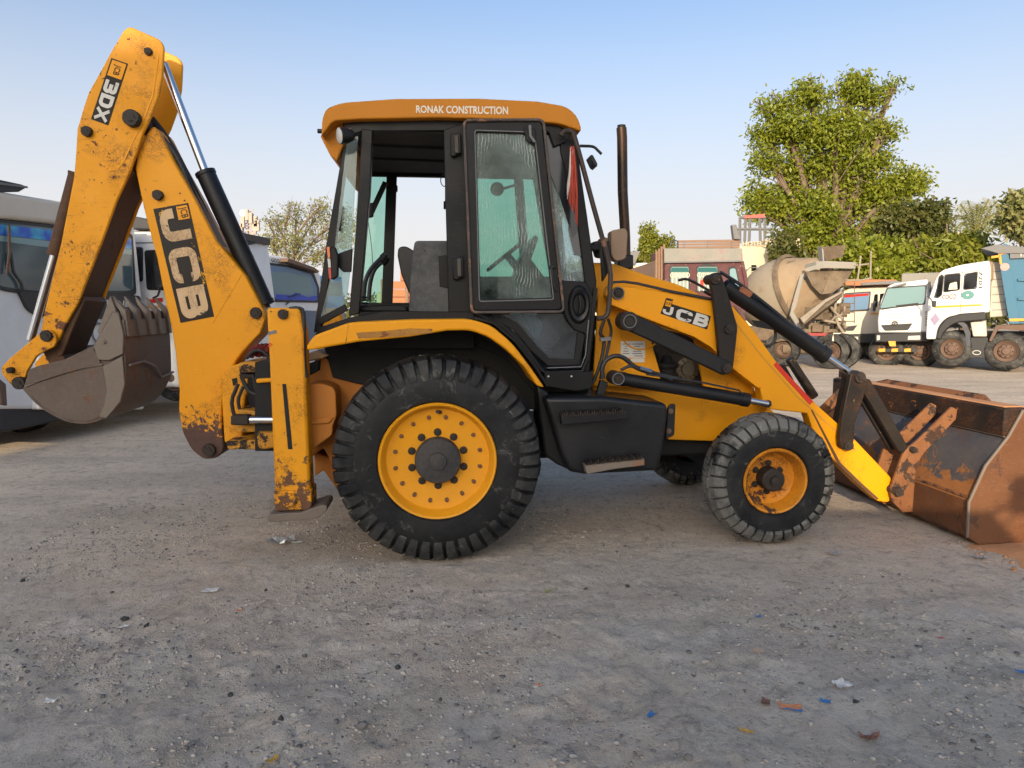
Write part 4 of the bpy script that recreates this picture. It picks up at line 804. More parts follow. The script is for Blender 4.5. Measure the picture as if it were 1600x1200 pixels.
# steering wheel and column
c = F.p(792, 398, -.02); ax = Vector((-.62, -.0, .78)).normalized(); m = MB(); u = ax.orthogonal().normalized(); w = ax.cross(u)
m.tube([c + (u * math.cos(t) + w * math.sin(t)) * .19 for t in np.linspace(0, 6.283, 33)], .015, 8)
for t in (0, 2.1, 4.2): m.tube([c, c + (u * math.cos(t) + w * math.sin(t)) * .19], .012, 6)
m.tube([c, c - ax * .5], .03, 10); m.build('steering_wheel', dark, CB)
m = MB(); pl = [F.p(q_[0], q_[1], -.1) for q_ in rc([(812,405),(836,366,6),(842,372,5),(830,405),(850,432),(852,480),(808,480),(805,430)])]; m.prism(pl, [dy(v, .3) for v in pl]); m.build('dashboard', blk_cab, CB, .02)
c = F.p(777, 295, .1); m = MB(); m.lathe([(0, 0), (.05, .004), (.055, .015), (.03, .03), (0, .035)], c, (0, 1, 0), 24); mo = m.build('cab_mirror', dark, CB); 
bar('mirror_stalk', [(785,295),(808,288)], 4, F, .12, .02, dark, CB)
# door window frame standing proud of the cab side, pane with smeared film
o_ = [(727,190,8),(846,189,8),(878,484,8),(739,485,8)]; i_ = [(744,206,4),(833,209,4),(863,465,4),(751,468,4)]
DW = ringplate('door_window_frame', o_, i_, F, CY0 - .075, .035, blk_cab, CB)
plate('pane', [(742,204),(835,207),(865,467),(749,470)], F, CY0 - .055, .006, g_door, DW, 0)
lp = [tuple(q_) for q_ in rc([(725,188,9),(849,187,9),(881,487,8),(737,488,8)], 4)]; lp.append(lp[0]); m = MB(); m.tube([F.p(a_, b_, CY0 - .085) for a_, b_ in lp], .010, 8); m.build('frame_tube', paint('worn_tube', (.05,.045,.042), .4, rust=.5, dirt=.6, dirtc=(.2,.15,.12), rustc=(.16,.09,.055), seed=2), DW)
i2 = [tuple(q_) for q_ in rc([(742,203.5,4),(835,206.5,4),(865,468,4),(749,471,4)], 3)]; i2.append(i2[0]); m = MB(); m.tube([F.p(a_, b_, CY0 - .078) for a_, b_ in i2], .004, 6); m.build('pane_seal', greyst, DW)
for (x, y) in ((712,225), (716,418)):
    plate('hinge', [(x-8,y-16),(x+8,y-18),(x+9,y+14),(x-4,y+20),(x-8,y+16)], F, CY0 - .05, .04, blk_cab, CB, .006); bar('hinge_pin', [(x+1,y-14),(x+2,y+14)], 6, F, CY0 - .07, .03, paint('hinge_metal', (.05,.045,.04), .5, rust=.5, seed=y*.01), CB, .004)
plate('window_latch', [(818,200,3),(836,200,3),(838,222,3),(824,222,3)], F, CY0 - .095, .02, blk_cab, DW, .006); bar('latch_arm', [(828,195),(829,212),(836,222)], 4, F, CY0 - .11, .015, greyst, DW, .003)
bar('window_handle', [(858,417),(868,417)], 5, F, CY0 - .1, .03, blk, DW); bar('window_handle', [(862,418),(866,445),(870,455)], 4, F, CY0 - .1, .02, blk, DW)
# door skin and front corner, glass
bar('door_top_corner', [(848,192),(866,200),(876,225)], 22, F, CY0 - .02, .05, blk_cab, CB)
plate('front_pillar', [(872,196),(888,205),(902,232),(918,340),(932,438),(930,500),(921,585),(912,585),(914,440),(904,360),(890,290),(876,240)], F, CY0 + .0, .08, blk_cab, CB, .008)
plate('front_glass', [(852,212),(878,240),(890,290),(904,360),(914,442),(876,442)], F, CY0 + .03, .006, g_front, CB, 0)
plate('front_tint', [(850,205),(872,205),(890,290),(903,360),(895,372),(872,300),(856,262)], F, CY0 + .012, .005, darkglass('tint_film', (.015,.018,.022), .15), CB, 0)
plate('tint_strip', [(888,335),(903,362),(908,400),(897,398),(888,360)], F, CY0 + .014, .004, flat('grey_film', (.10,.10,.105), .4), CB, 0)
# lower door
plate('door_skin', [(876,438),(916,440),(930,470),(926,540),(912,520),(897,516,8),(886,500,8),(881,487)], F, CY0 - .02, .05, blk_cab, CB, .006)
m = MB(); c = F.p(905, 476, CY0 - .03); rr = SX(905, 476, CY0); m.lathe([(0, .012), (10*rr, .010), (13*rr, -.006), (17*rr, -.010), (20*rr, .0), (21*rr, .012)], Vector((0, 0, 0)), (0, 1, 0), 32)
m.v = [(c.x + x * .85, c.y + y, c.z + z * 1.45) for x, y, z in m.v]; m.build('handle_recess', blk, CB)
bar('door_handle', [(906,461),(908,476),(905,491)], 4, F, CY0 - .055, .02, blk, CB, .006)
bar('door_edge', [(741,488),(760,497),(792,521),(826,562),(853,583),(910,581),(919,560),(926,500),(931,450)], 6, F, CY0 - .03, .06, blk_cab, CB)
bar('door_seal', [(855,575,),(908,573),(915,555),(920,500)], 1.5, F, CY0 - .033, .01, greyst, CB, .001)
bar('door_inner_edge', [(770,492),(806,510),(838,548),(858,566),(902,566),(909,520)], 12, F, CY0 - .005, .04, dark, CB)
plate('lower_glass', [(765,492),(884,490),(910,520),(904,566),(850,566),(800,520)], F, CY0 + .02, .006, glassmat('lower_glass', (.55,.62,.66), .8, 0, haze=.12, streakc=(.3,.36,.42)), CB, 0)
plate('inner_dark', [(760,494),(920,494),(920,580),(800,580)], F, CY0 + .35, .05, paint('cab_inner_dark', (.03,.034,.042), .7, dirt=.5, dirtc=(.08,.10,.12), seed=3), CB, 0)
plate('plastic_sheet', [(794,488),(838,488),(847,506),(846,520),(838,532),(815,508)], F, CY0 + .06, .03, flat('plastic_sheet', (.42,.54,.56), .35), CB, .01)
for k in range(4): bar('sheet_fold', [(812 + 8*k, 489),(822 + 6*k, 508),(834 + 2*k, 526)], 1.5, F, CY0 + .045, .02, flat('plastic_fold', (.58,.68,.68), .3), CB, .003)
plate('pillar_rust', [(821,519),(829,528),(829,551),(822,546)], F, CY0 + .05, .02, paint('pillar_rust', (.28,.15,.07), .8, rust=.4, seed=9), CB, 0)
for k in range(5): bar('pedal_rib', [(850,540 + k*5),(862,544 + k*5)], 2, F, CY0 + .3, .03, greyst, CB, .002)
bar('door_stay', [(860,543),(875,528)], 2, F, CY0 + .28, .01, greyst, CB, .001)
plate('sill_step', [(851,583),(924,581),(927,578,3),(925,606,5),(900,611),(852,603)], F, CY0 - .05, .30, blk_cab, CB, .012)
for (x, y) in ((857,588), (893,588)): pin('sill_hole', x, y, 3, F, CY0 - .053, CY0 - .04, white_t, CB, False)
plate('cab_base', [(640,498),(800,520),(850,600),(920,600),(920,618),(840,620),(790,560)], F, CY0 + .12, .5, dark, CB)
plate('inner_wall', [(741,490),(775,495),(815,530),(850,578),(820,570),(741,520)], F, CY0 + .0, .05, blk_cab, CB)
plate('front_far_pillar', [(884,205),(902,232),(918,340),(930,438),(922,438),(908,340),(890,232)], F, CY1 - .1, .06, blk_cab, CB)
wf = [F.p(896, 215, CY0 + .08), F.p(925, 436, CY0 + .08)]; m = MB(); m.add([wf[0], dy(wf[0], 1.28), dy(wf[1], 1.28), wf[1]], [(0, 1, 2, 3)]); m.build('windscreen', g_side, CB, smooth=0)
# grab rail, mirrors, exhaust
pipe('grab_rail', [(876,212),(882,205),(893,206),(900,222),(926,318),(952,414),(953,450),(951,482),(946,495),(933,498)], .017, F, CY0 - .10, paint('rail_worn', (.03,.025,.022), .35, rust=.45, dirt=.5, dirtc=(.14,.08,.05), rustc=(.15,.08,.05), seed=12), CB, 10)
pipe('mirror_arm', [(906,228),(926,229),(934,235),(940,241)], .012, F, .3, blk, CB); plate('far_mirror', [(921,243,3),(926,241,3),(934,256,3),(933,261,3),(928,258,3)], F, .25, .16, blk, CB, .01)
plate('grab_bracket', [(938,378),(952,376),(954,420),(942,440)], F, CY0 - .05, .05, blk_cab, CB)
bar('mirror_arm', [(922,388),(942,386),(956,384)], 9, F, -.62, .05, blk, CB, .01); plate('mirror_mount', [(925,378,4),(945,374,4),(952,392,4),(950,404,4),(932,402,4)], F, -.55, .08, grease, CB, .02)
plate('side_mirror', [(955,360,5),(976,356,6),(981,362,5),(979,404,6),(962,409,6),(955,398,5)], F, -.72, .12, beige_pl, CB, .03, 3); plate('mirror_glass', [(957,362),(976,360),(977,402),(958,404)], F, -.598, .006, lensm, CB, .0)
plate('headlamp_box', [(938,372,3),(948,370,3),(958,380),(958,396),(942,394)], F, -.62, .1, beige_pl, CB, .02)
q_ = [F.p(971, 200, -.30), F.p(972, 215, -.30), F.p(973, 300, -.30), F.p(977, 372, -.30), F.p(978, 425, -.30)]
m = MB(); m.tube(q_, .038, 20, cap=False); ex = m.build('exhaust_stack', paint('exhaust_burnt', (.03,.022,.018), .3, rust=.3, dirt=.5, dirtc=(.13,.06,.03), rustc=(.10,.06,.04), scratch=.2, seed=14, metal=.5), BH)
m = MB(); c = q_[0]; m.tube([c + Vector((0, 0, -.05)), c + Vector((0, 0, .02))], .031, 20, cap=False); m.lathe([(0, 0), (.034, 0)], c + Vector((0, 0, -.05)), (0, 0, 1), 20); m.build('stack_mouth', dark, ex)
bar('exhaust_base', [(978,398),(978,420)], 24, F, -.36, .14, blk, BH, .01)
# ------------------------------------------------------------------ tassel hanging from the grab rail, red cloth on the king post
m = MB(); m2 = MB()
for k in range(70):
    t = random.random(); a = (894 + random.uniform(-3, 3), 228 + random.uniform(0, 8)); mid = (889 + t * 12, 285 + random.uniform(-12, 12)); e = (886 + t * 17, 300 + t * 48 + random.uniform(-14, 10))
    P_ = [F.p(*a, CY0 - .14 + random.uniform(-.03, .03)), F.p(*mid, CY0 - .15 + random.uniform(-.04, .04)), F.p(*e, CY0 - .15 + random.uniform(-.03, .03))]
    (m2 if t < .16 else m).tube([Vector(x) for x in smoothline([tuple(v) for v in P_], 3)], [.003, .005, .006, .006, .006, .005, .002], 5)
o = thing('tassel', 'long red and white yarn tassel hanging beside the cab windscreen', 'tassel', F)
m.build('red_yarn', flat('red_yarn', (.40, .06, .035), .9, var=.4), o); m2.build('white_yarn', flat('white_yarn', (.6, .52, .48), .9), o)
m = MB(); c = F.p(404, 545, -.3)
for k in range(7): m.tube([c + Vector((-.06 + .02*k, random.uniform(-.04, .04), -.06)), c + Vector((-.03 + .018*k, random.uniform(-.04, .04), .0 + .006*k)), c + Vector((.0 + .015*k, random.uniform(-.04, .04), .025)), c + Vector((.08, 0, -.05))], [.012, .022, .02, .012], 8)
o = m.build('red_cloth', cloth_r, None); o.location = F.o; o.rotation_euler = (0, 0, F.yaw); tag(o, 'crumpled dark red cloth lying on the rear frame behind the stabiliser leg', 'cloth')
# ------------------------------------------------------------------ background lorries
def tyre(parent, F_, px, py, rpx, y, w=.28, double=False, hub=True):
    c = F_.p(px, py, y); r = rpx * F_.px_m(px, py, y); return tyre_at(parent, c, r, w, double)
def tyre_at(parent, c, r, w=.28, double=False, ax=(0, 1, 0)):
    WH = bpy.data.objects.new('wheel', None); COL.objects.link(WH); WH.parent = parent
    m = MB(); m.lathe([(r*.55, .03), (r*.6, .0), (r*.85, -.01), (r*.96, .02), (r, .06), (r, w - .05), (r*.96, w - .01), (r*.6, w)], c, ax, 40)
    for k in range(4): m.lathe([(r + .004, .07 + k*.045), (r + .004, .095 + k*.045)], c, ax, 40)
    m.build('tyre', tyre_bg, WH)
    m = MB(); m.lathe([(r*.56, .02), (r*.54, .01), (r*.48, .06), (r*.38, .09), (r*.34, .02), (r*.2, .0), (r*.17, -.05), (0, -.06)], c, ax, 28); m.build('rim', hub_bg, WH)
    for k in range(8):
        a = k * math.pi / 4; m = MB()
        if ax == (0, 1, 0):
            cc = c + Vector((math.cos(a) * r * .29, -.012, math.sin(a) * r * .29)); m.lathe([(0, 0), (.018, 0), (.02, .03)], cc, ax, 6); m.build('wheel_nut', grease, WH)
    return WH
# left row: lorry with a wide windscreen, facing right
L1 = Frame(-5.86, 7.75, 81); T1 = thing('lorry', 'white lorry with wide cyan filmed windscreen at the left edge behind the digging bucket', 'lorry', L1)
def boxl(nm, F_, a, b, mat, par, bv=.01, seg=2): m = MB(); m.box(a, b); return m.build(nm, mat, par, bv, seg)
ztop = L1.p(100, 316, 0).z; w1 = L1.p(222, 470, 0).x
zc = L1.p(30, 452, 0).z
plate('cab_shell', [(-14,296),(100,316.5),(212,354,6),(224,470,8),(226,560),(226,640),(40,640),(-14,640)], L1, .02, 2.3, tw, T1, .09, 4)
plate('roof_fairing', [(-10,297),(100,315),(208,350),(206,362),(95,350),(-10,340)], L1, -.06, 1.2, tcr, T1, .05, 3)
plate('windscreen', [(-6,346),(95,357),(206,370,6),(210,455,10),(60,456),(4,449,8),(-8,440)], L1, -.012, .03, wsg, T1, .01)
plate('windscreen_gasket', [(-12,340),(95,352),(208,365,6),(214,462,8),(60,463),(2,454,8),(-14,444)], L1, -.004, .02, tblk, T1, .01)
plate('film_band', [(-6,350),(95,361),(205,374),(206,389),(95,378),(-6,366)], L1, -.018, .004, bandm, T1, 0)
plate('film_band', [(-6,367),(95,379),(206,390),(206,398),(95,389),(-6,376)], L1, -.0185, .004, grg, T1, 0)
for pts in ([(15,352),(16,395),(12,428)], [(18,395),(22,425),(34,442),(37,455)]): bar('wiper', pts, 3.5, L1, -.06, .02, hose if pts[0][0] > 16 else hub_bg, T1)
plate('grille_panel', [(30,455,4),(220,462,6),(223,486,8),(215,500),(150,498),(60,494,8),(44,484,8)], L1, -.02, .05, tblk, T1, .02)
text('lettering', 'LEYLAND', [(143,467),(206,470.5),(206,479.5),(143,479)], L1, -.0235, lensm, T1, .02)
c = L1.p(155, 520, -.02); m = MB(); m.tube([c + Vector((math.cos(t)*.13, 0, math.sin(t)*.13)) for t in np.linspace(0, 6.283, 25)], .016, 8); m.build('round_badge', greyst, T1)
plate('grille_slot', [(128,540),(215,534),(215,542),(128,549)], L1, -.01, .03, tblk, T1, .005)
plate('bumper', [(60,552),(226,548),(226,640),(60,640)], L1, -.06, .2, tw, T1, .03); plate('headlamp', [(190,556),(218,554),(218,574),(190,577)], L1, -.075, .05, lensm, T1, .01)
for xx in (.35, 1.9): tyre_at(T1, Vector((xx - .35, 1.1, .5)), .5, .28, ax=(1, 0, 0))
boxl('bumper_underside', L1, (.05, .05, .25), (2.3, 2.4, .62), tblk, T1, .03)
boxl('chassis', L1, (.4, 2.3, .6), (2.0, 8, 1.0), tblk, T1); boxl('tipper_body', L1, (.05, 2.7, 1.1), (2.35, 8, 2.75), greyp, T1, .02)
plate('cargo_canopy', [(-60,268),(34,288),(44,292),(30,300),(-60,302)], L1, -.05, .9, tblk, T1, .01)
plate('canopy_edge', [(-60,275),(43,291),(44,294),(-60,280)], L1, -.07, .02, greyst, T1, 0)
plate('corner_post', [(-2,590),(10,600),(12,634),(2,632)], L1, -.3, .05, hub_bg, T1, .01)
# second lorry: its side faces the camera
L2 = Frame(-4.75, 10.6, -8); T2 = thing('lorry', 'white lorry cab with two dark side windows between the dipper and the boom', 'lorry', L2)
plate('cab_shell', [(150,366),(200,360,8),(300,356,10),(316,470),(318,560),(318,606),(150,606)], L2, 0, 2.35, tw, T2, .07, 3)
plate('cab_window', [(198,388,4),(221,388,4),(221,438,4),(198,438,4)], L2, -.008, .02, dkg, T2, .004); plate('cab_window', [(225,391,5),(254,390,5),(258,454,5),(229,453,5)], L2, -.008, .02, dkg, T2, .004)
o_ = [(196,386,4),(223,386,4),(223,440,4),(196,440,4)]; i_ = [(199,389,4),(220,389,4),(220,437,4),(199,437,4)]; ringplate('window_frame', o_, i_, L2, -.014, .012, tblk, T2, .002)
plate('roof_seam', [(194,379),(300,377),(300,379),(194,381)], L2, -.004, .004, greyst, T2, 0)
bar('mirror_arm', [(250,450),(246,462),(238,466)], 3, L2, -.15, .02, tblk, T2); plate('side_mirror', [(240,415,3),(252,414,3),(254,446,3),(244,452,3)], L2, -.2, .06, tblk, T2, .01)
plate('orange_stripe', [(228,478),(262,477),(262,481),(228,482)], L2, -.006, .005, ystripe, T2, 0); plate('red_sticker', [(232,468),(254,465),(254,472),(234,474)], L2, -.007, .006, red_t, T2, 0)
plate('tipper_canopy', [(197,357),(206,337,2),(232,343),(300,347),(300,360),(231,358)], L2, -.1, 2.4, tblk, T2, .01); tyre(T2, L2, 270, 590, 38, .05)
m = MB(); c = L2.p(160, 480, 0); m.box((c.x - 5, .1, .9), (c.x - .1, 2.3, 2.7)); m.build('tipper_body', greyp, T2, .02)
# third lorry: blue-filmed windscreen
L3 = Frame(-4.86, 13.7, 71); T3 = thing('lorry', 'white goods lorry with a blue edged windscreen, left of the cab', 'lorry', L3)
plate('cab_shell', [(409,396,4),(450,402),(490,416,4),(500,425),(506,480),(506,575),(411,585)], L3, 0, 2.0, tw, T3, .06, 3)
plate('windscreen', [(413.5,412,3),(450,417),(488,427,4),(497,450),(497,471,3),(430,469,4),(422,455)], L3, -.012, .02, blg, T3, .005)
plate('glass_centre', [(418,424),(450,426),(484,433),(490,452),(489,461),(432,459),(425,450)], L3, -.015, .008, grg, T3, .001)
plate('film_band', [(432,460),(455,462),(462,457),(480,464),(496,462),(496,470),(430,468)], L3, -.017, .006, darkglass('blue_film', (.03,.10,.5), .2), T3, 0)
o_ = [(411,409,4),(450,414),(490,424,4),(499,450),(499,473,3),(429,472,4),(420,455)]; i_ = [(414,413,4),(450,417.5),(487,428,4),(496,450),(496,470,3),(431,468,4),(423,454)]; ringplate('windscreen_gasket', o_, i_, L3, -.02, .02, tblk, T3, .002)
for pts in ([(452,464),(470,459)], [(447,476),(452,472)]): bar('wiper', pts, 1.5, L3, -.04, .01, tblk, T3, 0)
text('lettering', 'GOODS', [(424,403),(443,406.5),(443,413),(424,409)], L3, -.006, tblk, T3, .01)
bar('roof_spoiler', [(450,406),(490,420),(498,425)], [6,5,4], L3, -.2, .2, hub_bg, T3); plate('marker_lamp', [(416,402.5),(421,403),(421,406),(416,405.5)], L3, -.02, .02, darkglass('amber', (.6,.2,.03), .2), T3, .002)
plate('bonnet_panel', [(444,484),(506,486),(506,545),(444,548)], L3, -.02, .03, paint('blue_grey_panel', (.12,.17,.24), .4, dirt=.3, seed=2), T3, .01); plate('bumper', [(411,552),(506,548),(506,580),(411,590)], L3, -.1, .15, tw, T3, .03)
tyre_at(T3, Vector((.1, 1.2, .5)), .5, .28, ax=(1, 0, 0)); boxl('tipper_body', L3, (.1, 2.1, 1.2), (2.3, 7, 2.5), greyp, T3, .02)
plate('tipper_canopy', [(378,371),(403,376,1),(403,380),(385,384),(378,383)], L3, -.9, 1.1, tblk, T3, .01)
bar('side_mirror', [(395,430),(404,440)], 4, L3, -.3, .05, tblk, T3); bar('mirror_arm', [(391,408),(399,420),(408,440)], 1.5, L3, -.2, .02, tblk, T3)
# blue lorry roof just left of the rear pillar
L4 = Frame(-4.7, 18.5, 60); T4 = thing('lorry', 'blue cab corner showing between the goods lorry and the cab pillar', 'lorry', L4)
plate('cab_shell', [(491,430,3),(535,432,4),(540,500),(540,540),(494,540)], L4, 0, 2, paint('blue_cab', (.12,.26,.5), .4, dirt=.3, seed=5), T4, .05); plate('windscreen', [(496,440,2),(533,442,2),(534,462,2),(497,462,2)], L4, -.01, .02, wsg, T4, .003); tyre_at(T4, Vector((.4, .8, .5)), .5, ax=(1, 0, 0))
# lorry with an orange-brown body seen through the cab
L5 = Frame(-4.4, 24, 8); T5 = thing('lorry', 'orange brown planked lorry body seen through the open cab window', 'lorry', L5)
for k in range(6):
    z0 = 1.0 + k * .27; m = MB(); m.box((0, 0, z0), (3.4, .06, z0 + .25)); m.build('plank', orng_b, T5, .01)
m = MB(); m.box((0, .06, .9), (3.4, 6, 2.2)); m.build('body', orng_b, T5, .01)
for x in (.0, .8, 1.6, 2.4): m = MB(); m.box((x, -.05, .9), (x + .1, 0, 2.66 if x < 1 else 2.4)); m.build('body_post', wood, T5, .01)
m = MB(); m.box((.65, .2, 2.62), (1.5, 2, 2.95)); m.build('crate', orng_b, T5, .02)
tyre_at(T5, Vector((.7, .2, .5)), .5); tyre_at(T5, Vector((2.6, .2, .5)), .5)
L6 = Frame(-2.1, 27, 4); T6 = thing('lorry', 'pale green lorry cab behind the levers in the backhoe cab', 'lorry', L6)
m = MB(); m.box((-3, 0, .7), (-1.4, 2, 2.3)); m.build('cab_shell', paint('pale_green_cab', (.30,.33,.22), .5, dirt=.4, seed=4), T6, .1, 3); m = MB(); m.box((-2.8, -.01, 1.5), (-1.6, .05, 2.1)); m.build('windscreen', wsg, T6, .02); tyre_at(T6, Vector((-2.2, .05, .5)), .5)
# decorated maroon lorry facing the camera
M1 = Frame(4.2, 19.3, 0); T7 = thing('lorry', 'faded maroon painted lorry with scalloped windows and a planked headboard', 'lorry', M1)
fb = MB()
plate('cab_front', [(1039,388),(1160,388),(1166,470),(1166,560),(1039,560)], M1, .0, 1.9, maroon, T7, .03)
plate('header_board', [(1038,388),(1160,388),(1161,407),(1038,410)], M1, -.06, .08, greyp, T7, .01)
plate('header_rail', [(1038,408.5),(1161,406.5),(1161,409),(1038,411)], M1, -.09, .12, greyst, T7, .004)
for i, (a, b2) in enumerate(((1046,1078), (1088,1123))):
    sc = [(a,456),(a,418,3)] + ([(a+4,415),(b2-3,415,3)] if i == 0 else [(a+4,415,2),(a+10,413,2),(a+17,411.5,2),(a+24,413,2),(b2-3,416,2)]) + [(b2,420),(b2,456)]
    plate('window', sc, M1, -.012, .02, tblk, T7, .002); plate('pane', [(a+2,454),(a+2,420),(a+4,417),(b2-3,417),(b2-2,420),(b2-2,454)], M1, -.016, .01, flat('painted_pane', (.26,.31,.28), .3), T7, .001)
    plate('window_arch', [(a+2,425),(a+3,418,2),(b2-3,418,2),(b2-2,425)], M1, -.02, .006, flat('teal', (.015,.11,.11), .3), T7, 0)
    for k in range(5):
        xx = a + 5 + k * (b2 - a - 9) / 4; bar('window_bar', [(xx, 426), (xx, 455)], .9, M1, -.03, .01, white_t, T7, 0)
        m = MB(); c = M1.p(xx, 430, -.03); m.tube([c + Vector((math.cos(t)*.06, 0, math.sin(t)*.06)) for t in np.linspace(0, 6.283, 13)], .008, 5); m.build('window_scroll', white_t, T7)
    plate('red_sticker', [(1094,438,2),(1099,436,2),(1100,448,2),(1095,450,2)], M1, -.032, .004, red_t, T7, 0) if i else None
plate('window', [(1137,456),(1138,417,4),(1150,416,4),(1156,444),(1158,456)], M1, -.012, .02, tblk, T7, .002); plate('pane', [(1140,454),(1140.5,420,3),(1149,419,3),(1154,444),(1155,454)], M1, -.016, .01, grg, T7, .001)
for (a, b2, y0_, y1_) in ((1058,1073,374,379), (1058,1073,380,384.5)): pass
for k, (ya_, yb_) in enumerate(((374.5,379), (379.4,383.5), (383.9,388))): plate('headboard_plank', [(1059,ya_ + 1),(1156,ya_ - .5),(1156,yb_ - .4),(1059,yb_)], M1, .4, .05, wood, T7, .004)
for x in (1069, 1106, 1144): bar('headboard_strap', [(x,376),(x,387)], 1.6, M1, .38, .02, greyst, T7, 0)
m = MB(); m.tube([M1.p(1047, 388, .4), M1.p(1048, 379, .4), M1.p(1052, 375, .4), M1.p(1059, 377, .4), M1.p(1059, 388, .4)], .02, 6); m.tube([M1.p(1053, 388, .4), M1.p(1053, 376, .4)], .015, 6); m.build('rail_hoop', tblk, T7)
plate('exhaust_fin', [(1144,351),(1151,351),(1153,360),(1158,370),(1158,374),(1147,374)], M1, .3, .2, greyst, T7, .02)
for k in range(4): bar('side_slat', [(1026 + k*4, 392 - k*3.5),(1026 + k*4, 450)], 3.2, M1, .3, .05, wood, T7, .004)
m = MB(); a = M1.p(1024, 395, .5); m.box((a.x, .5, .9), (a.x + 2.3, 6.5, 3.0)); m.build('cargo_body', wood, T7, .02)
plate('bumper', [(1036,540),(1168,540),(1168,552),(1036,552)], M1, -.15, .15, greyst, T7, .02)
for x in (1056, 1150): tyre(T7, M1, x, 551, 27, .2)
bar('door_edge', [(1160,408),(1166,440),(1168,470)], 5, M1, -.05, .3, maroon, T7)
# ------------------------------------------------------------------ concrete mixer lorry
MX = Frame(8.9, 21.3, 145); TM = thing('concrete_mixer_lorry', 'cement caked concrete mixer lorry seen from its chute end, below the big tree', 'mixer lorry', MX)
# local x points forward along the lorry (away left), y to its far side
wr = lambda px, py, d: MX.loc(CAM + ray(px, py) * d)
mouth = wr(1295, 434, 21.0); dax = MX.loc(MX.o + Vector((-.62, .76, 0)))  ; dax = Vector((dax.x, dax.y, -.33)).normalized()
m = MB(); m.lathe([(1.06, 1.12), (1.12, 1.4), (1.12, 1.8), (1.0, 2.2), (.8, 2.55), (.5, 2.8), (.2, 2.9)], mouth, dax, 56); m.build('drum', mixc_m, TM, smooth=50)
m = MB(); m.lathe([(.50, -.02), (.62, 0), (.66, .05), (.78, .4), (1.00, .95), (1.05, 1.06)], mouth, dax, 56); m.build('drum_cone', paint('cone_cement', (.34, .26, .17), .8, rust=.45, dirt=.7, dirtc=(.24,.17,.11), rustc=(.10,.07,.045), seed=83, bump=.5, rscale=4), TM, smooth=50)
m = MB(); m.lathe([(.60, .02), (.56, .3), (.3, .6), (.0, .62)], mouth, dax, 40); m.build('drum_mouth', mixd, TM)
m = MB(); m.lathe([(1.05, .99), (1.15, 1.01), (1.15, 1.11), (1.06, 1.13)], mouth, dax, 56, closed=True); m.build('drum_ring', mixd, TM)
def quadslab(nm, pts, th, mat, par=TM, bv=.01):
    v = [wr(*q_) for q_ in pts]; nn = (v[1] - v[0]).cross(v[2] - v[0]).normalized(); m = MB(); m.prism(v, [x + nn * th for x in v]); return m.build(nm, mat, par, bv)
quadslab('hopper_back', [(1283,386,20.6),(1322,383,20.3),(1316,402,20.4),(1290,408,20.7)], .06, mixd)
quadslab('hopper_side', [(1277,385,20.9),(1284,386,20.6),(1286,411,20.6),(1279,413,20.9)], .05, greyp)
quadslab('hopper_front', [(1258,424,20.3),(1300,421,20.1),(1298,452,20.2),(1282,460,20.4),(1268,446,20.4)], .06, mixd)
quadslab('hopper_front', [(1300,421,20.1),(1334,420,20.0),(1320,444,20.0),(1300,458,20.1),(1284,460,20.3)], .06, mixd)
def beam(nm, pts, r, mat, par=TM, seg=6): m = MB(); m.tube([wr(*q_) for q_ in pts], r, seg); return m.build(nm, mat, par)
quadslab('hopper_rim', [(1257,419,20.4),(1275,414,20.0),(1290,413,19.9),(1338,415,19.8),(1337,420,19.8),(1290,419,19.9),(1276,420,20.0),(1258,427,20.4)], .1, greyp)
quadslab('support_leg', [(1250,430,20.5),(1257,426,20.5),(1244,480,20.3),(1240,486,20.3),(1250,505,20.2),(1256,512,20.2),(1248,514,20.2),(1234,492,20.3),(1237,478,20.4)], .1, greyp)
quadslab('chute', [(1252,499,19.6),(1312,457,19.8),(1317,456,19.8),(1316,462,19.6),(1257,506,19.4)], .25, mixd)
quadslab('chute_edge', [(1251,497,19.5),(1290,468,19.6),(1316,455,19.7),(1316,458,19.7),(1290,473,19.6),(1256,505,19.35)], .04, mixc_m)
for pts in ([(1306,470,20.0),(1304,490,19.9),(1310,508,19.8),(1318,520,19.8)], [(1298,480,20),(1305,488,19.8),(1316,498,19.7),(1322,512,19.8)], [(1296,505,20),(1304,496,19.8),(1315,492,19.7),(1320,480,19.8)], [(1282,500,20.1),(1300,503,19.9),(1316,506,19.9)]): beam('hose', pts, .035, mixc_m)
m = MB()
for k in range(26):
    c = wr(random.uniform(1268, 1318), random.uniform(478, 516), random.uniform(20.0, 20.4)); s_ = random.uniform(.05, .16); m.box((-s_, -s_, -s_), (s_, s_, s_ * random.uniform(.4, 1)), Matrix.Rotation(random.random() * 3, 3, 'Z'), c)
m.build('pump_gear', mixd, TM, .01)
beam('ladder_rail', [(1318,440,19.6),(1318,505,19.6)], .012, hub_bg); beam('ladder_rail', [(1335,440,19.6),(1335,505,19.6)], .012, hub_bg)
for k in range(5): beam('ladder_rung', [(1318,446 + 14*k,19.6),(1335,446 + 14*k,19.6)], .012, hub_bg)
for pts in ([(1340,438,19.7),(1345,400,19.7)], [(1360,436,19.7),(1361,392,19.7)], [(1335,415,19.8),(1361,412,19.8)], [(1322,438,19.7),(1345,438,19.7),(1362,434,19.7)]): beam('hand_rail', pts, .025, mixc_m)
for pts in ([(1166,420,22),(1168,455,22)], [(1183,418,22),(1187,448,22)], [(1166,424,22),(1172,418,22),(1183,418,22)]): beam('hand_rail', pts, .018, greyst)
quadslab('tail_plate', [(1257,514,20.2),(1322,514,20.0),(1322,519,20.0),(1257,520,20.2)], .5, mixd)
quadslab('tail_lamp_bar', [(1262,520,19.95),(1300,520,19.9),(1300,525,19.9),(1262,525,19.95)], .05, flat('dull_red', (.26,.03,.025), .5))
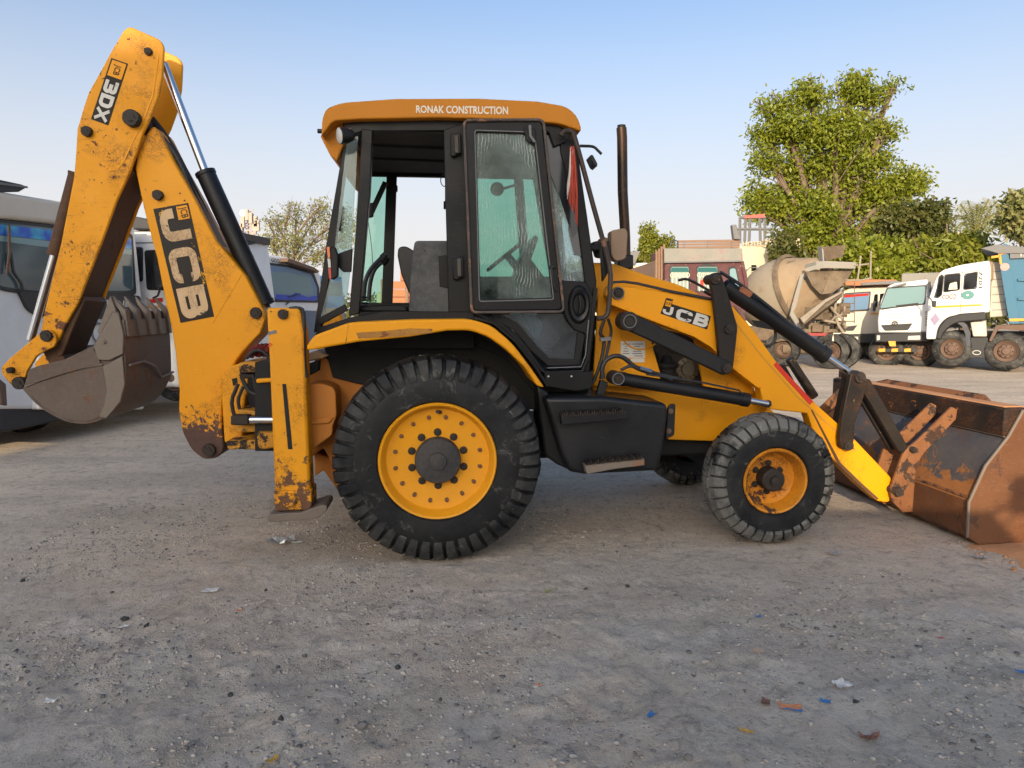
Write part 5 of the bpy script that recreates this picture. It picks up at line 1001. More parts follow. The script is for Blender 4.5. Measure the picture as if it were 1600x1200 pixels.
quadslab('number_plate', [(1302,520,19.8),(1324,520,19.75),(1324,533,19.75),(1300,533,19.8)], .03, tcr)
text('plate_lettering', 'GJ 05', [(0,0),(1,0),(1,1),(0,1)], MX, 0, tblk, TM) if False else None
quadslab('mud_flap', [(1210,514,20.8),(1240,512,20.6),(1240,532,20.6),(1210,534,20.8)], .05, mixc_m)
m = MB()
for (px, py, d) in ((1224,553,20.9), (1300,551,20.1), (1316,550,20.0)):
    c = wr(px, py, d); c.z = .5; fx = Vector((1, 0, 0)); tyre_at(TM, c, .5, .27)
m = MB(); c = wr(1260, 540, 20.6); m.tube([wr(1224,545,20.9), wr(1300,545,20.3)], .16, 12); m.build('axle', mixd, TM)
m = MB(); c0 = wr(1262, 520, 20.6); m.box((c0.x, c0.y - .4, .75), (c0.x + 6, c0.y + .4, 1.15)); m.build('chassis', mixd, TM, .02)
m = MB(); m.box((c0.x + 5.2, c0.y - 1.2, .8), (c0.x + 6.8, c0.y + 1.2, 2.9)); m.build('cab_shell', tcr, TM, .1, 3)
# ------------------------------------------------------------------ parked lorries on the right
def front_lorry(F_, label, px):
    T = thing('lorry', label, 'lorry', F_); return T
A1 = Frame(12.2, 19.6, -36); TA = thing('tipper_lorry', 'white tipper lorry with a blue body and orange door stripe at the right edge', 'tipper lorry', A1)
cabA = [(1447,520),(1450,470),(1462,436,3),(1470,423,8),(1500,414,8),(1546,407,3),(1548,420),(1546,488),(1500,491),(1478,496,10),(1466,510,6),(1464,530),(1447,530)]
plate('cab_shell', cabA, A1, 0, 2.3, tw, TA, .05, 3)
plate('windscreen_pillar', [(1459,465),(1470,428),(1474,430),(1466,466)], A1, -.012, .02, tblk, TA, .003)
for pts in ([(1462,464,2),(1468,432,2),(1474,431,2),(1471,460,2),(1467,465,2)], [(1475,456,2),(1477,430,3),(1500,428,3),(1499,452,3)], [(1506,452,3),(1508,429,4),(1527,425,4),(1525,450,4)]):
    wdw = plate('cab_window', pts, A1, -.012, .02, dkg, TA, .004)
    ringplate('window_gasket', [(1475 - 1.5, 457.5, 3)] * 0 + [(p_[0] + (1.2 if p_[0] > np.mean([z[0] for z in pts]) else -1.2), p_[1] + (1.2 if p_[1] > np.mean([z[1] for z in pts]) else -1.2), 3) for p_ in pts], [(p_[0], p_[1], 3) for p_ in pts], A1, -.018, .014, tblk, TA, 0)
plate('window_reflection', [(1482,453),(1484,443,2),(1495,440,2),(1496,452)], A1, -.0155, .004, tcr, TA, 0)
plate('door_seam', [(1503,425),(1504.2,425),(1501.2,488),(1500,488)], A1, -.003, .003, greyst, TA, 0); plate('roof_seam', [(1474,429),(1546,420),(1546,421),(1474,430)], A1, -.003, .003, greyst, TA, 0)
plate('orange_stripe', [(1460,478),(1534,475),(1534,478),(1460,481.5)], A1, -.006, .005, ystripe, TA, 0)
text('door_lettering', 'COCO', [(1472,461),(1494,459),(1494,467),(1472,468)], A1, -.006, redlens, TA, .02); m = MB(); c = A1.p(1512, 461, -.01); m.lathe([(.03, 0), (.1, -.002), (.15, 0)], Vector(), (0, 1, 0), 20); m.v = [(c.x + x_, c.y + y_, c.z + z_ * .8) for x_, y_, z_ in m.v]; m.build('door_emblem', flat('teal_print', (.10,.26,.25), .6), TA)
for (q1, s_) in (([(1466,471),(1486,470),(1486,472.5),(1466,473.5)], 'NATIONAL PERMIT'), ([(1502,470),(1520,469),(1520,471.5),(1502,472.5)], 'GUJARAT STATE'), ([(1458,483),(1490,481.5),(1490,484),(1458,485.5)], 'TRANSPORT SERVICE')): text('door_lettering', s_, q1, A1, -.006, darkglass('blue_print', (.05,.10,.35), .5), TA, .0)
text('plate_lettering', '7201', [(1535,424),(1535,450),(1529,450),(1529,424)], A1, -.006, tblk, TA, .02)
m = MB(); c = A1.p(1461, 499, -.01); m.lathe([(0, 0), (.09, -.002), (.12, 0)], Vector(), (0, 1, 0), 4); m.v = [(c.x + x_, c.y + y_, c.z + z_ * 1.5) for x_, y_, z_ in m.v]; m.build('door_emblem', flat('violet_print', (.30,.24,.36), .6), TA)
plate('wheel_arch', [(1463,530),(1466,512,6),(1478,497,10),(1500,490),(1540,487,4),(1541,500),(1500,503),(1486,508,6),(1474,520),(1470,530)], A1, -.12, .4, tblk, TA, .03, 3)
plate('mudguard', [(1494,504,4),(1508,503,6),(1516,520),(1516,541),(1510,541),(1508,522),(1503,510)], A1, -.06, .4, paint('mudguard_grey', (.06,.07,.09), .5, seed=3), TA, .02)
plate('side_step', [(1516,527),(1544,527),(1543,560),(1512,560)], A1, -.02, .5, tblk, TA, .02); plate('tank', [(1516,503),(1540,501),(1542,526),(1520,526)], A1, .05, .5, tcr, TA, .03)
m = MB(); c = A1.p(1526, 551, -.03); m.tube([c + Vector((math.cos(t)*.09, 0, math.sin(t)*.055)) for t in np.linspace(0, 6.283, 17)], .012, 6); m.build('maker_badge', lensm, TA)
bar('mirror_arm', [(1449,462),(1455,468),(1458,474)], 2, A1, -.4, .03, tblk, TA); plate('side_mirror', [(1455,470,2),(1463,470,2),(1462,480,2),(1456,480,2)], A1, -.45, .06, tblk, TA, .01)
bar('snorkel', [(1548,408),(1548,438)], 8, A1, .05, .2, beige_pl, TA, .04); plate('radiator_screen', [(1550,410),(1568,408),(1574,494),(1546,496)], A1, .15, 1.9, paint('screen_cream', (.5,.47,.40), .6, dirt=.6, dirtc=(.25,.23,.2), seed=8), TA, .02)
for k in range(6): plate('screen_slat', [(1550,424 + 12*k),(1572,423 + 12*k),(1572,424.2 + 12*k),(1550,425.2 + 12*k)], A1, .145, .006, greyst, TA, 0)
plate('tipper_body', [(1558,384),(1575,382),(1578,390),(1700,392),(1700,506),(1577,506),(1570,430)], A1, -.1, 2.5, blue_body, TA, .015)
plate('front_post', [(1557,384),(1573,381),(1592,495),(1592,506),(1577,506)], A1, -.16, .06, blue_body, TA, .01)
for x in (1606, 1640): bar('body_rib', [(x,400),(x + 8,500)], 5, A1, -.16, .06, blue_body, TA, .01)
for y in (400, 437, 467): bar('body_rib', [(1590 - 0*y,y),(1700,y + 6)], 4, A1, -.15, .05, blue_body, TA, .01)
plate('canopy', [(1532,388),(1557,382),(1600,386),(1700,389),(1700,396),(1560,396)], A1, -.2, 2.6, greyst, TA, .01)
for pts in ([(1560,396),(1573,395)], [(1562,397),(1564,413)], [(1549,402),(1562,400)]): bar('yellow_band', pts, 3.5, A1, -.17, .012, ystripe, TA, 0)
plate('yellow_band', [(1577,498),(1700,496),(1700,500),(1577,502)], A1, -.168, .01, ystripe, TA, 0)
plate('name_board', [(1578,396),(1700,391),(1700,400),(1578,404)], A1, -.17, .02, greyst, TA, .002); text('lettering', 'TATA', [(1592,394),(1622,393.4),(1622,400),(1592,401)], A1, -.1725, lensm, TA, .02)
m = MB(); c = A1.p(1570, 417, -.165); m.lathe([(0, 0), (.06, -.002), (.1, 0)], c, (0, 1, 0), 18); m.build('round_sticker', flat('pink_sticker', (.6,.3,.26), .5), TA)
tyre(TA, A1, 1487, 545, 28, -.05); tyre(TA, A1, 1572, 549, 30, -.05)
plate('mud_guard', [(1545,532),(1556,508),(1600,507),(1620,512),(1620,518),(1560,514),(1549,534)], A1, -.12, .4, hub_bg, TA, .01)
m = MB(); a = A1.p(1480, 545, 0); m.box((a.x, .4, .6), (a.x + 7, 1.9, 1.05)); m.build('chassis', tblk, TA, .02)
# lorry with black and yellow bumper
B1f = Frame(11.1, 21.0, -33); TB = thing('lorry', 'white lorry with a black and yellow striped underrun bar, facing the yard', 'lorry', B1f)
plate('cab_shell', [(1372,520),(1371,500),(1376,470),(1386,448,4),(1395,443,5),(1450,436,5),(1453,480),(1450,520)], B1f, 0, 2.1, tw, TB, .06, 3)
plate('windscreen', [(1375,482,3),(1387,451,3),(1446,447,3),(1444,474,3)], B1f, -.012, .02, grg, TB, .004)
plate('windscreen_gasket', [(1373.5,484,3),(1386,449,3),(1448,445,3),(1446,476,3)], B1f, -.006, .012, tblk, TB, .004)
bar('wiper', [(1400,478),(1435,474)], 2, B1f, -.03, .02, tblk, TB); bar('wiper', [(1378,483),(1396,480)], 2, B1f, -.03, .02, tblk, TB); bar('sunvisor', [(1395,448),(1416,443)], 3, B1f, -.1, .1, greyst, TB)
plate('grille', [(1376,508),(1426,505),(1419,516,3),(1382,517,3)], B1f, -.012, .02, tblk, TB, .004)
for k in range(3): plate('bonnet_line', [(1375,492 + 4.5*k),(1430,490 + 4.5*k),(1430,490.7 + 4.5*k),(1375,492.7 + 4.5*k)], B1f, -.004, .004, greyst, TB, 0)
m = MB(); c = B1f.p(1398, 505, -.03); m.tube([c + Vector((math.cos(t)*.07, 0, math.sin(t)*.05)) for t in np.linspace(0, 6.283, 17)], .014, 6); m.box((-.04, -.01, .0), (.04, .01, .018), Matrix.Identity(3), c); m.box((-.008, -.01, -.04), (.008, .01, .0), Matrix.Identity(3), c); m.build('maker_badge', tblk, TB)
plate('bumper', [(1367,521),(1450,519),(1452,534),(1367,535)], B1f, -.1, .3, tblk, TB, .03)
plate('headlamp', [(1370,524,1),(1375,524,1),(1375,531,1),(1370,532,1)], B1f, -.11, .03, lensm, TB, .004); plate('headlamp', [(1419,525,1),(1438,524,2),(1438,531,2),(1418,531,1)], B1f, -.11, .03, lensm, TB, .004)
plate('number_plate', [(1388,533),(1399,533),(1400,541),(1390,541)], B1f, -.12, .01, darkglass('plate_yellow', (.7,.34,.02), .5), TB, 0)
for k in range(6): plate('underrun_bar', [(1373 + k*10,545),(1383 + k*10,544.5),(1383 + k*10,549.5),(1373 + k*10,550)], B1f, -.05, .06, ystripe if k % 2 == 0 else tblk, TB, 0)
for x in (1385, 1438): tyre(TB, B1f, x, 549, 26, .3)
bar('side_mirror', [(1452,440),(1453,456)], 4, B1f, -.2, .1, tblk, TB); m = MB(); m.box((.1, 2.2, 1.1), (2.3, 8, 2.8)); m.build('tipper_body', greyp, TB, .02)
text('side_lettering', 'SHREE', [(1449,486),(1449,510),(1445.5,510),(1445.5,486)], B1f, -.006, tblk, TB, 0)
plate('chassis_block', [(1376,534),(1448,534),(1448,556),(1376,556)], B1f, .35, 1.6, tblk, TB, .02)
# lorry between mixer and the previous one
C1f = Frame(10.7, 24.0, -30); TC = thing('lorry', 'cream white lorry half hidden behind the mixer ladder, with an orange canopy', 'lorry', C1f)
plate('cab_shell', [(1300,525),(1305,470),(1318,455,3),(1330,449,5),(1392,446,4),(1392,525)], C1f, 0, 2.1, tcr, TC, .06, 3)
plate('windscreen', [(1313,486,3),(1320,460,3),(1359,457,3),(1356,483,3)], C1f, -.012, .02, blg, TC, .004); plate('film_band', [(1320,461),(1358,458),(1357,462),(1319,465)], C1f, -.016, .006, redlens, TC, 0); plate('windscreen_gasket', [(1311,488,3),(1319,458,3),(1361,455,3),(1358,486,3)], C1f, -.006, .012, tblk, TC, .003)
plate('cab_window', [(1364,482,2),(1366,460,3),(1372,459,3),(1371,480,2)], C1f, -.01, .02, dkg, TC, .003); plate('cab_window', [(1374,478,2),(1375,459,2),(1384,458,2),(1383,476,2)], C1f, -.01, .02, dkg, TC, .003)
plate('grille', [(1316,511),(1340,508),(1333,517),(1320,517)], C1f, -.01, .02, tblk, TC, .003); plate('bumper', [(1300,523),(1370,521),(1370,536),(1300,537)], C1f, -.1, .3, tblk, TC, .03); plate('headlamp', [(1331,526,1),(1341,526,1),(1341,531,1),(1331,531,1)], C1f, -.11, .03, lensm, TC, .004)
plate('orange_canopy', [(1318,436),(1400,437),(1405,441),(1392,445),(1322,447)], C1f, -.3, 2.3, orng_b, TC, .01); plate('canopy_shade', [(1345,442),(1400,438),(1410,441),(1410,443),(1346,446)], C1f, -.35, .8, greyst, TC, .01)
for x in (1330, 1372): tyre(TC, C1f, x, 545, 22, .3)
m = MB(); m.box((-.4, .4, .55), (1.7, 7, 1.0)); m.build('chassis', tblk, TC, .02); bar('side_mirror', [(1366,470),(1366,486)], 4, C1f, -.3, .1, tblk, TC); plate('orange_stripe', [(1360,489),(1392,488),(1392,490.5),(1360,491.5)], C1f, -.006, .005, ystripe, TC, 0)
# ------------------------------------------------------------------ buildings
G0 = Frame(11, 33, 0); BG = thing('building', 'cream plastered building with a steel hoarding frame on its roof', 'building', G0)
plate('wall', [(1150,384),(1196,384),(1196,374),(1222,372),(1250,372),(1250,520),(1150,520)], G0, 0, 8, wallc, BG, .02)
for (x, y) in ((1178,419), (1204,420)):
    o = plate('window', [(x-4,y-5),(x+4,y-5),(x+4,y+5),(x-4,y+5)], G0, -.012, .02, dkg, BG, 0); plate('window_frame', [(x-4,y+5),(x+4,y+5),(x+4,y+6),(x-4,y+6)], G0, -.1, .1, wallc, o, 0)
m = MB()
for pts in ([(1156,380),(1156,340)], [(1170,384),(1172,340)], [(1188,384),(1187,340)], [(1195,384),(1195,342)], [(1150,358),(1212,358)], [(1156,340),(1196,340)], [(1163,384),(1165,336)], [(1207,374),(1206,356)]): m.tube([G0.p(*p_, .5) for p_ in pts], .07, 5)
m.build('hoarding_frame', greyst, BG)
plate('hoarding_board', [(1163,337),(1195,334),(1195,340),(1163,341)], G0, .4, .1, flat('faded_red', (.55,.12,.10), .6), BG, 0)
text('roof_letters', 'HOTEL', [(1160,378),(1192,377),(1192,384),(1160,384)], G0, -.05, wallc, BG, .02, .1)
S0 = Frame(8, 40, 0); SH = thing('shed', 'low white shed with a dark sloping roof right of the exhaust stack', 'shed', S0)
plate('wall', [(984,411),(1030,411),(1040,414),(1040,500),(984,500)], S0, 0, 6, tw, SH, .02); plate('roof', [(984,393),(1001,392),(992,412),(984,414)], S0, -.4, 5, greyst, SH, .02); plate('window', [(1016,427),(1022,427),(1022,431),(1016,431)], S0, -.02, .03, dkg, SH, 0); plate('ledge', [(984,415),(1040,417),(1040,420),(984,418)], S0, -.15, .15, wallc, SH, 0)
S1 = Frame(24, 50, 0); SH = thing('small_house', 'small white house roof between the bushes left of the palm', 'house', S1)
plate('wall', [(1474,370),(1498,366),(1520,372),(1520,500),(1474,500)], S1, 0, 6, tw, SH, .02); plate('roof', [(1470,371),(1498,362),(1524,371),(1524,374),(1498,366),(1470,374)], S1, -.4, 7, wallc, SH, .02)
Q = Frame(-25, 70, 0); TT = thing('telecom_tower', 'pale red and white telecom tower with antennas left of the bare tree', 'tower', Q)
m = MB(); tt = flat('tower_paint', (.50,.36,.30), .7, var=.3)
for x in (376, 388, 400): m.tube([Q.p(x, 480, 0 if x != 388 else 1.2), Q.p(388 + (x-388)*.6, 333, 0 if x != 388 else .8)], .09, 5)
for k in range(11): y = 470 - 13*k; w_ = 11 - .35*k; m.tube([Q.p(388 - w_, y, 0), Q.p(388 + w_, y - 13, 0)], .06, 4); m.tube([Q.p(388 + w_, y, 0), Q.p(388 - w_, y - 13, 0)], .06, 4); m.tube([Q.p(388 - w_, y, 0), Q.p(388 + w_, y, 0)], .06, 4)
m.build('lattice', tt, TT)
m = MB(); 
for (x, y) in ((380,347),(400,346),(392,341),(377,358),(398,358),(386,336),(403,353)): c = Q.p(x, y, -.4); m.box((c.x - .16, -.6, c.z - .5), (c.x + .16, -.3, c.z + .5))
m.build('antenna', flat('antenna_paint', (.40,.33,.28), .6), TT); m = MB(); c = Q.p(379, 333, -.5); m.lathe([(0, 0), (.3, .05), (.35, .15)], c, (0, 1, 0), 16); m.build('dish', tw, TT)
# ------------------------------------------------------------------ trees
def leaves(name, mat, parent, blobs, n, size, seed, squash=.8, droop=0, aspect=1.5, surf=.35, kcl=22, spread=2.2):
    """blobs: (centre, (rx, ry, rz)); folded leaf faces clustered on small twigs"""
    r = np.random.default_rng(seed); vol = np.array([b_[1][0] * b_[1][1] * b_[1][2] for b_ in blobs]) ** .75; pr = vol / vol.sum(); V = []; tot = 0
    K = kcl; ncl = max(1, n // K); which = r.choice(len(blobs), ncl, p=pr)
    for w in which:
        c, rad = blobs[w]; d = r.normal(size=3); d /= np.linalg.norm(d); t = r.random() ** surf; cc = np.array(c) + d * np.array(rad) * t
        k = K; off = np.clip(r.normal(size=(k, 3)), -1.5, 1.5) * size * np.array([spread, spread, spread * .65]); P = cc + off
        if droop: P[:, 2] -= r.random(k) * droop
        u = r.normal(size=(k, 3)); u[:, 2] -= .5 + droop * 2; u /= np.linalg.norm(u, axis=1)[:, None]; s = r.normal(size=(k, 3)); s -= (s * u).sum(1)[:, None] * u; s /= np.linalg.norm(s, axis=1)[:, None]
        L = size * (.7 + .6 * r.random(k))[:, None]; nn = np.cross(u, s)
        V.append(np.stack([P, P + u*L*.55*aspect + s*L*.38 + nn*L*.12, P + u*L*1.1*aspect, P + u*L*.55*aspect - s*L*.38 + nn*L*.12], 1))
    V = np.concatenate(V).reshape(-1, 3).astype(np.float32); nf = len(V) // 4; me = bpy.data.meshes.new(name)
    me.vertices.add(len(V)); me.vertices.foreach_set('co', V.ravel()); me.loops.add(nf * 4); me.loops.foreach_set('vertex_index', np.arange(nf * 4, dtype=np.int32)); me.polygons.add(nf); me.polygons.foreach_set('loop_start', np.arange(0, nf * 4, 4, dtype=np.int32)); me.update(calc_edges=True)
    me.materials.append(mat); o = bpy.data.objects.new(name, me); COL.objects.link(o); o.parent = parent; return o
def tree(label, d, base_px, blobs_px, n, size, mat, seed, trunk_r=.3, name='tree', droop=0, depthf=.8, aspect=1.5, cat='tree', limbs=2, twigr=.04, **kw):
    fr = Frame((base_px - 800) / FPX * d, d, 0); T = thing(name, label, cat, fr); r = random.Random(seed); bl = []
    for (x, y, rx, rz, *dd) in blobs_px:
        o_ = dd[0] if dd else r.uniform(-.5, .5); c = fr.p(x, y, o_); k = fr.px_m(x, y, 0); bl.append((tuple(c), (rx * k, rx * k * depthf, rz * k)))
    leaves('crown', mat, T, bl, n, size, seed, droop=droop, aspect=aspect, **kw)
    m = MB(); zs = sorted(b_[0][2] for b_ in bl); fork = Vector((0, 0, max(1.2, zs[0] * .8))); m.tube([Vector((0, 0, -.2)), Vector((.1, 0, fork.z * .5)), fork], [trunk_r * 1.2, trunk_r, trunk_r * .85], 10); m.build('trunk', bark, T)
    m = MB()
    for c, rad in bl:
        c = Vector(c); mid = fork.lerp(c, .5) + Vector((r.uniform(-.3, .3), r.uniform(-.3, .3), (c.z - fork.z) * .12)); q_ = [fork, mid, c]
        m.tube([Vector(a_) for a_ in smoothline([tuple(v) for v in q_], 4)], [trunk_r * .6 * (1 - .11 * i) + .02 for i in range(9)], 6)
        for _ in range(5 * limbs):
            e = c + Vector((r.gauss(0, .6) * rad[0], r.gauss(0, .6) * rad[1], r.gauss(.1, .6) * rad[2])); st = mid.lerp(c, r.random()); m.tube([st, st.lerp(e, .5) + Vector((0, 0, .1)), e], [twigr * 1.6, twigr, twigr * .5], 5)
    m.build('limb', bark, T); return T
tree('large bright green leafy tree standing behind the mixer lorry', 37, 1290, [(1215,165,26,20),(1270,150,34,20),(1327,140,22,20),(1362,150,24,16),(1195,215,20,22),(1240,205,40,34),(1300,200,44,36),(1355,205,36,30),(1382,205,14,14),(1200,250,22,20),(1258,265,42,28),(1320,255,42,32),(1368,250,24,20),(1190,300,22,22),(1222,318,34,28),(1275,330,40,34),(1330,310,40,34),(1360,305,34,28),(1408,283,30,18),(1430,292,16,12),(1380,320,24,24),(1250,372,32,26),(1300,380,44,34),(1352,372,40,34),(1250,405,34,26),(1300,420,46,26),(1360,410,30,30),(1190,330,20,14),(1181,310,12,14),(1333,124,12,12),(1262,130,16,12),(1425,282,20,14),(1412,296,24,14),(1438,290,12,9),(1395,300,22,18),(1186,160,7,6),(1395,135,10,10)], 50000, .135, leaf1, 3, .36, surf=.5, kcl=60, spread=2.7, twigr=.03)
tree('darker reddish green tree right of the large tree', 33, 1425, [(1412,345,26,22),(1440,335,24,14),(1462,328,12,8),(1430,370,30,26),(1455,360,20,20),(1395,372,20,24)], 12000, .15, leaf2, 5, .22)
for i, (lb, bx, bl, n_, dd) in enumerate((('drooping bright green bush behind the striped bumper lorry', 1440, [(1420,400,26,24),(1450,398,26,24),(1415,430,26,20)], 12000, 29), ('drooping willow green bush left of the blue tipper body', 1500, [(1480,400,28,24),(1510,398,26,26),(1500,380,24,16),(1535,400,20,16),(1470,425,30,16)], 14000, 28.5), ('pale dry leaved bush behind the mixer chute', 1340, [(1335,420,22,26),(1370,425,22,20),(1345,395,16,18),(1385,400,18,24)], 9000, 28))):
    tree(lb, dd, bx, bl, n_, .14, leaf3 if i < 2 else leaf1, 20 + i, .15, 'bush', .35 if i < 2 else 0, cat='bush', aspect=2.2 if i < 2 else 1.4)
tree('dark bush against the cream building beside the mixer drum', 32, 1225, [(1226,388,9,26),(1232,408,14,18),(1206,436,9,7)], 3500, .14, leaf2, 31, .12, 'bush', cat='bush')
tree('tree crown cut by the right edge of the picture above the blue lorry', 26, 1600, [(1590,318,16,12),(1612,330,24,20),(1585,345,18,10),(1605,360,20,12)], 3600, .14, leaf4, 33, .2)
tree('sparse pale tree left of the cab roof', 36, 455, [(430,345,18,18),(462,340,22,18),(500,335,22,22),(425,378,24,22),(465,375,28,24),(505,372,26,26),(540,370,24,24),(450,400,28,14),(496,402,26,14),(418,345,8,8),(455,322,10,7),(500,322,12,8),(540,340,20,20)], 5200, .085, leaf4, 35, .07, surf=.6, limbs=4, twigr=.009, kcl=16, spread=3.5)
tree('slim columnar tree right of the exhaust stack', 42, 1014, [(1014,362,4,12),(1014,380,6,16),(1014,398,8,16),(1006,405,8,12),(1016,420,10,14)], 7000, .12, leaf3, 37, .1, limbs=1)
tree('small pointed tree top above the maroon lorry slats', 42, 1041, [(1040,375,3,6),(1041,383,5,8),(1041,400,8,14)], 2500, .12, leaf3, 39, .08, limbs=1)
# palm
fr = Frame((1522 - 800) / FPX * 31, 31, 0); PT = thing('palm_tree', 'palm tree with raised feathery fronds above the willow green bush', 'palm tree', fr)
m = MB(); cr = fr.p(1522, 385, 0); m.tube([Vector((0, 0, 0)), cr * .5, cr], [.2, .16, .16], 10); m.build('trunk', bark, PT)
rr_ = random.Random(5)
for k, (tx, ty) in enumerate(((1500,318),(1512,312),(1527,318),(1545,310),(1560,312),(1575,345),(1590,365),(1478,350),(1484,372),(1535,322),(1552,335),(1508,335),(1600,380),(1518,325))):
    e = fr.p(tx, ty, rr_.uniform(-1.2, 1.2)); sag = Vector((0, 0, .35 if ty < 340 else .8)); q_ = [Vector(a_) for a_ in smoothline([tuple(cr), tuple(cr.lerp(e, .5) + sag), tuple(e)], 10)]; m = MB(); m.tube(q_, [.03] * (len(q_) - 1) + [.005], 5)
    for i in range(2, len(q_) - 1, 1):
        t_ = (q_[i+1] - q_[i]).normalized(); L_ = .46 * math.sin(math.pi * min(.95, .15 + i / len(q_) * .8)) + .15
        for sg in (-1, 1):
            for j in range(1):
                s_ = t_.cross(Vector((.2, 1, .1))).normalized() * sg; b_ = q_[i] + t_ * (j * .05); tip = b_ + (s_ * .75 + t_ * .65).normalized() * L_ + Vector((0, rr_.uniform(-.15, .15), -.12)); m.add([b_ - t_ * .02, b_ + t_ * .02, tip], [(0, 1, 2)])
    m.build('frond', leafp, PT, smooth=0)
# far tree line and boundary wall closing the yard
fr = Frame(0, 62, 0); o = leaves('distant_treeline', leaf2, None, [((x, rng.uniform(-3, 3), 1.2 + rng.random() * .8), (4, 2, 1.4)) for x in np.arange(-70, 90, 3.5)], 26000, .3, 77); o.location = (0, 62, 0); o['kind'] = 'stuff'; o['label'] = 'low line of far off shrubs closing the yard'
# ------------------------------------------------------------------ pebbles, litter, spilled soil
def gpt(px, py):
    r = ray(px, py); t = -CH / r.z; p = CAM + r * t; return Vector((p.x, p.y, float(gz(p.x, p.y))))
ico = bmesh.new(); bmesh.ops.create_icosphere(ico, subdivisions=1, radius=1); iv = np.array([v.co[:] for v in ico.verts]); ifc = np.array([[v.index for v in f_.verts] for f_ in ico.faces]); ico.free()
def pebbles(name, n, xr, yr, s0, s1, mat, seed, clump=True):
    r = np.random.default_rng(seed); xs = r.uniform(*xr, n * 4); ys = yr[0] + (yr[1] - yr[0]) * r.random(n * 4) ** 1.2
    dns = np.clip(fbm(xs, ys, 1.3, 5, 9) * 2.2 + .25, .03, 1) if clump else np.ones(n * 4); keep = r.random(n * 4) < dns * .9; xs, ys = xs[keep][:n], ys[keep][:n]; n = len(xs)
    s = s0 + (s1 - s0) * r.random(n) ** 4; z = gz(xs, ys); V = iv[None] * (1 + .35 * r.normal(size=(n, len(iv), 1)).clip(-1, 1)) * (s[:, None, None] * np.stack([r.uniform(.7, 1.5, n), r.uniform(.7, 1.5, n), r.uniform(.4, .8, n)], 1)[:, None, :])
    V += np.stack([xs, ys, z + s * .25], 1)[:, None]; Fc = ifc[None] + (np.arange(n) * len(iv))[:, None, None]; me = bpy.data.meshes.new(name); V = V.reshape(-1, 3).astype(np.float32); Fc = Fc.reshape(-1, 3)
    me.vertices.add(len(V)); me.vertices.foreach_set('co', V.ravel()); me.loops.add(Fc.size); me.loops.foreach_set('vertex_index', Fc.ravel().astype(np.int32)); me.polygons.add(len(Fc)); me.polygons.foreach_set('loop_start', np.arange(0, Fc.size, 3, dtype=np.int32)); me.update(calc_edges=True)
    me.materials.append(mat); o = bpy.data.objects.new(name, me); COL.objects.link(o); o['kind'] = 'stuff'; return o
def stonemat(name, a, b_):
    m, nt, b = newmat(name); tc = nt.nodes.new('ShaderNodeTexCoord'); nt.links.new(mixc(nt, ramp(nt, noise_n(nt, tc.outputs['Object'], 17, 3), .38, .62), a, b_), b.inputs['Base Color']); b.inputs['Roughness'].default_value = .95; return m
pebbles('gravel', 30000, (-3.4, 4.4), (1.7, 6.2), .0012, .011, stonemat('gravel_grey', (.22, .195, .17), (.52, .46, .39)), 1); pebbles('dark_crumbs', 2200, (-3.4, 4.4), (1.7, 6), .002, .012, stonemat('crumbs_dark', (.09, .085, .08), (.2, .19, .175)), 2)
STL = ['dark stone on bare dirt directly below the rear wheel', 'dark stone left of the bottom centre above the yellow leaf', 'dark stone right of the tan dirt at the far left foreground', 'dark stone just right of its twin in the left foreground', 'dark stone between the foil strip and the rear wheel', 'dark stone near the left edge below the yard shade', 'pale stone left of the tan card scrap', 'largest pale stone at the bottom edge right of centre', 'pale stone above the bottom edge left of centre', 'dark stone above the yellow leaf at the bottom', 'dark stone below the dark blue wrapper', 'dark stone on the dirt between the wheels in front', 'dark stone right of the white paper scrap on the left']
for k, (px, py, s_, sh) in enumerate(((622,1042,.016,0),(360,1083,.013,0),(195,968,.02,0),(228,977,.014,0),(424,1048,.012,1),(35,908,.015,0),(1076,1019,.014,1),(1075,1187,.016,1),(566,1140,.02,1),(440,1130,.014,0),(1337,1100,.012,0),(980,915,.012,0),(415,920,.012,0))):
    p = gpt(px, py); m = MB(); r = np.random.default_rng(k); m.add([Vector(v) * s_ * (1 + .3 * r.normal()) for v in iv], [tuple(f_) for f_ in ifc]); o = m.build('stone', stonemat('stone_%s' % ('light' if sh else 'dark'), *(((.14,.13,.12),(.24,.22,.2)) if sh else ((.03,.029,.028),(.06,.057,.055)))), None); o.location = p + Vector((0, 0, s_ * .3))
    tag(o, STL[k], 'stone', 'loose stones on the dirt')
def scrap(nm, lab, cat, px, py, w, h, rot, mat, curl=.3, mat2=None, seed=0):
    p = gpt(px, py); r = np.random.default_rng(seed + int(px)); n = 7; m = MB(); m2_ = MB(); V = []
    for i in range(n):
        for j in range(5):
            u, v = i / (n-1) - .5, j / 4 - .5; V.append((u * w * (1 + .12 * r.normal()), v * h * (1 + .15 * r.normal()), .004 + curl * w * (u*u + .35 * v*v) + r.random() * curl * w * .35))
    fs = [(i*5 + j, i*5 + j + 1, (i+1)*5 + j + 1, (i+1)*5 + j) for i in range(n-1) for j in range(4)]; m.add(V, fs)
    o = m.build(nm, [mat, mat2 or mat], None, smooth=0); o.location = p; o.rotation_euler = (0, 0, rot)
    if mat2:
        for k, f_ in enumerate(o.data.polygons): f_.material_index = 1 if (k % 4) == 0 else 0
    s = o.modifiers.new('t', 'SOLIDIFY'); s.thickness = .0008; return tag(o, lab, cat)
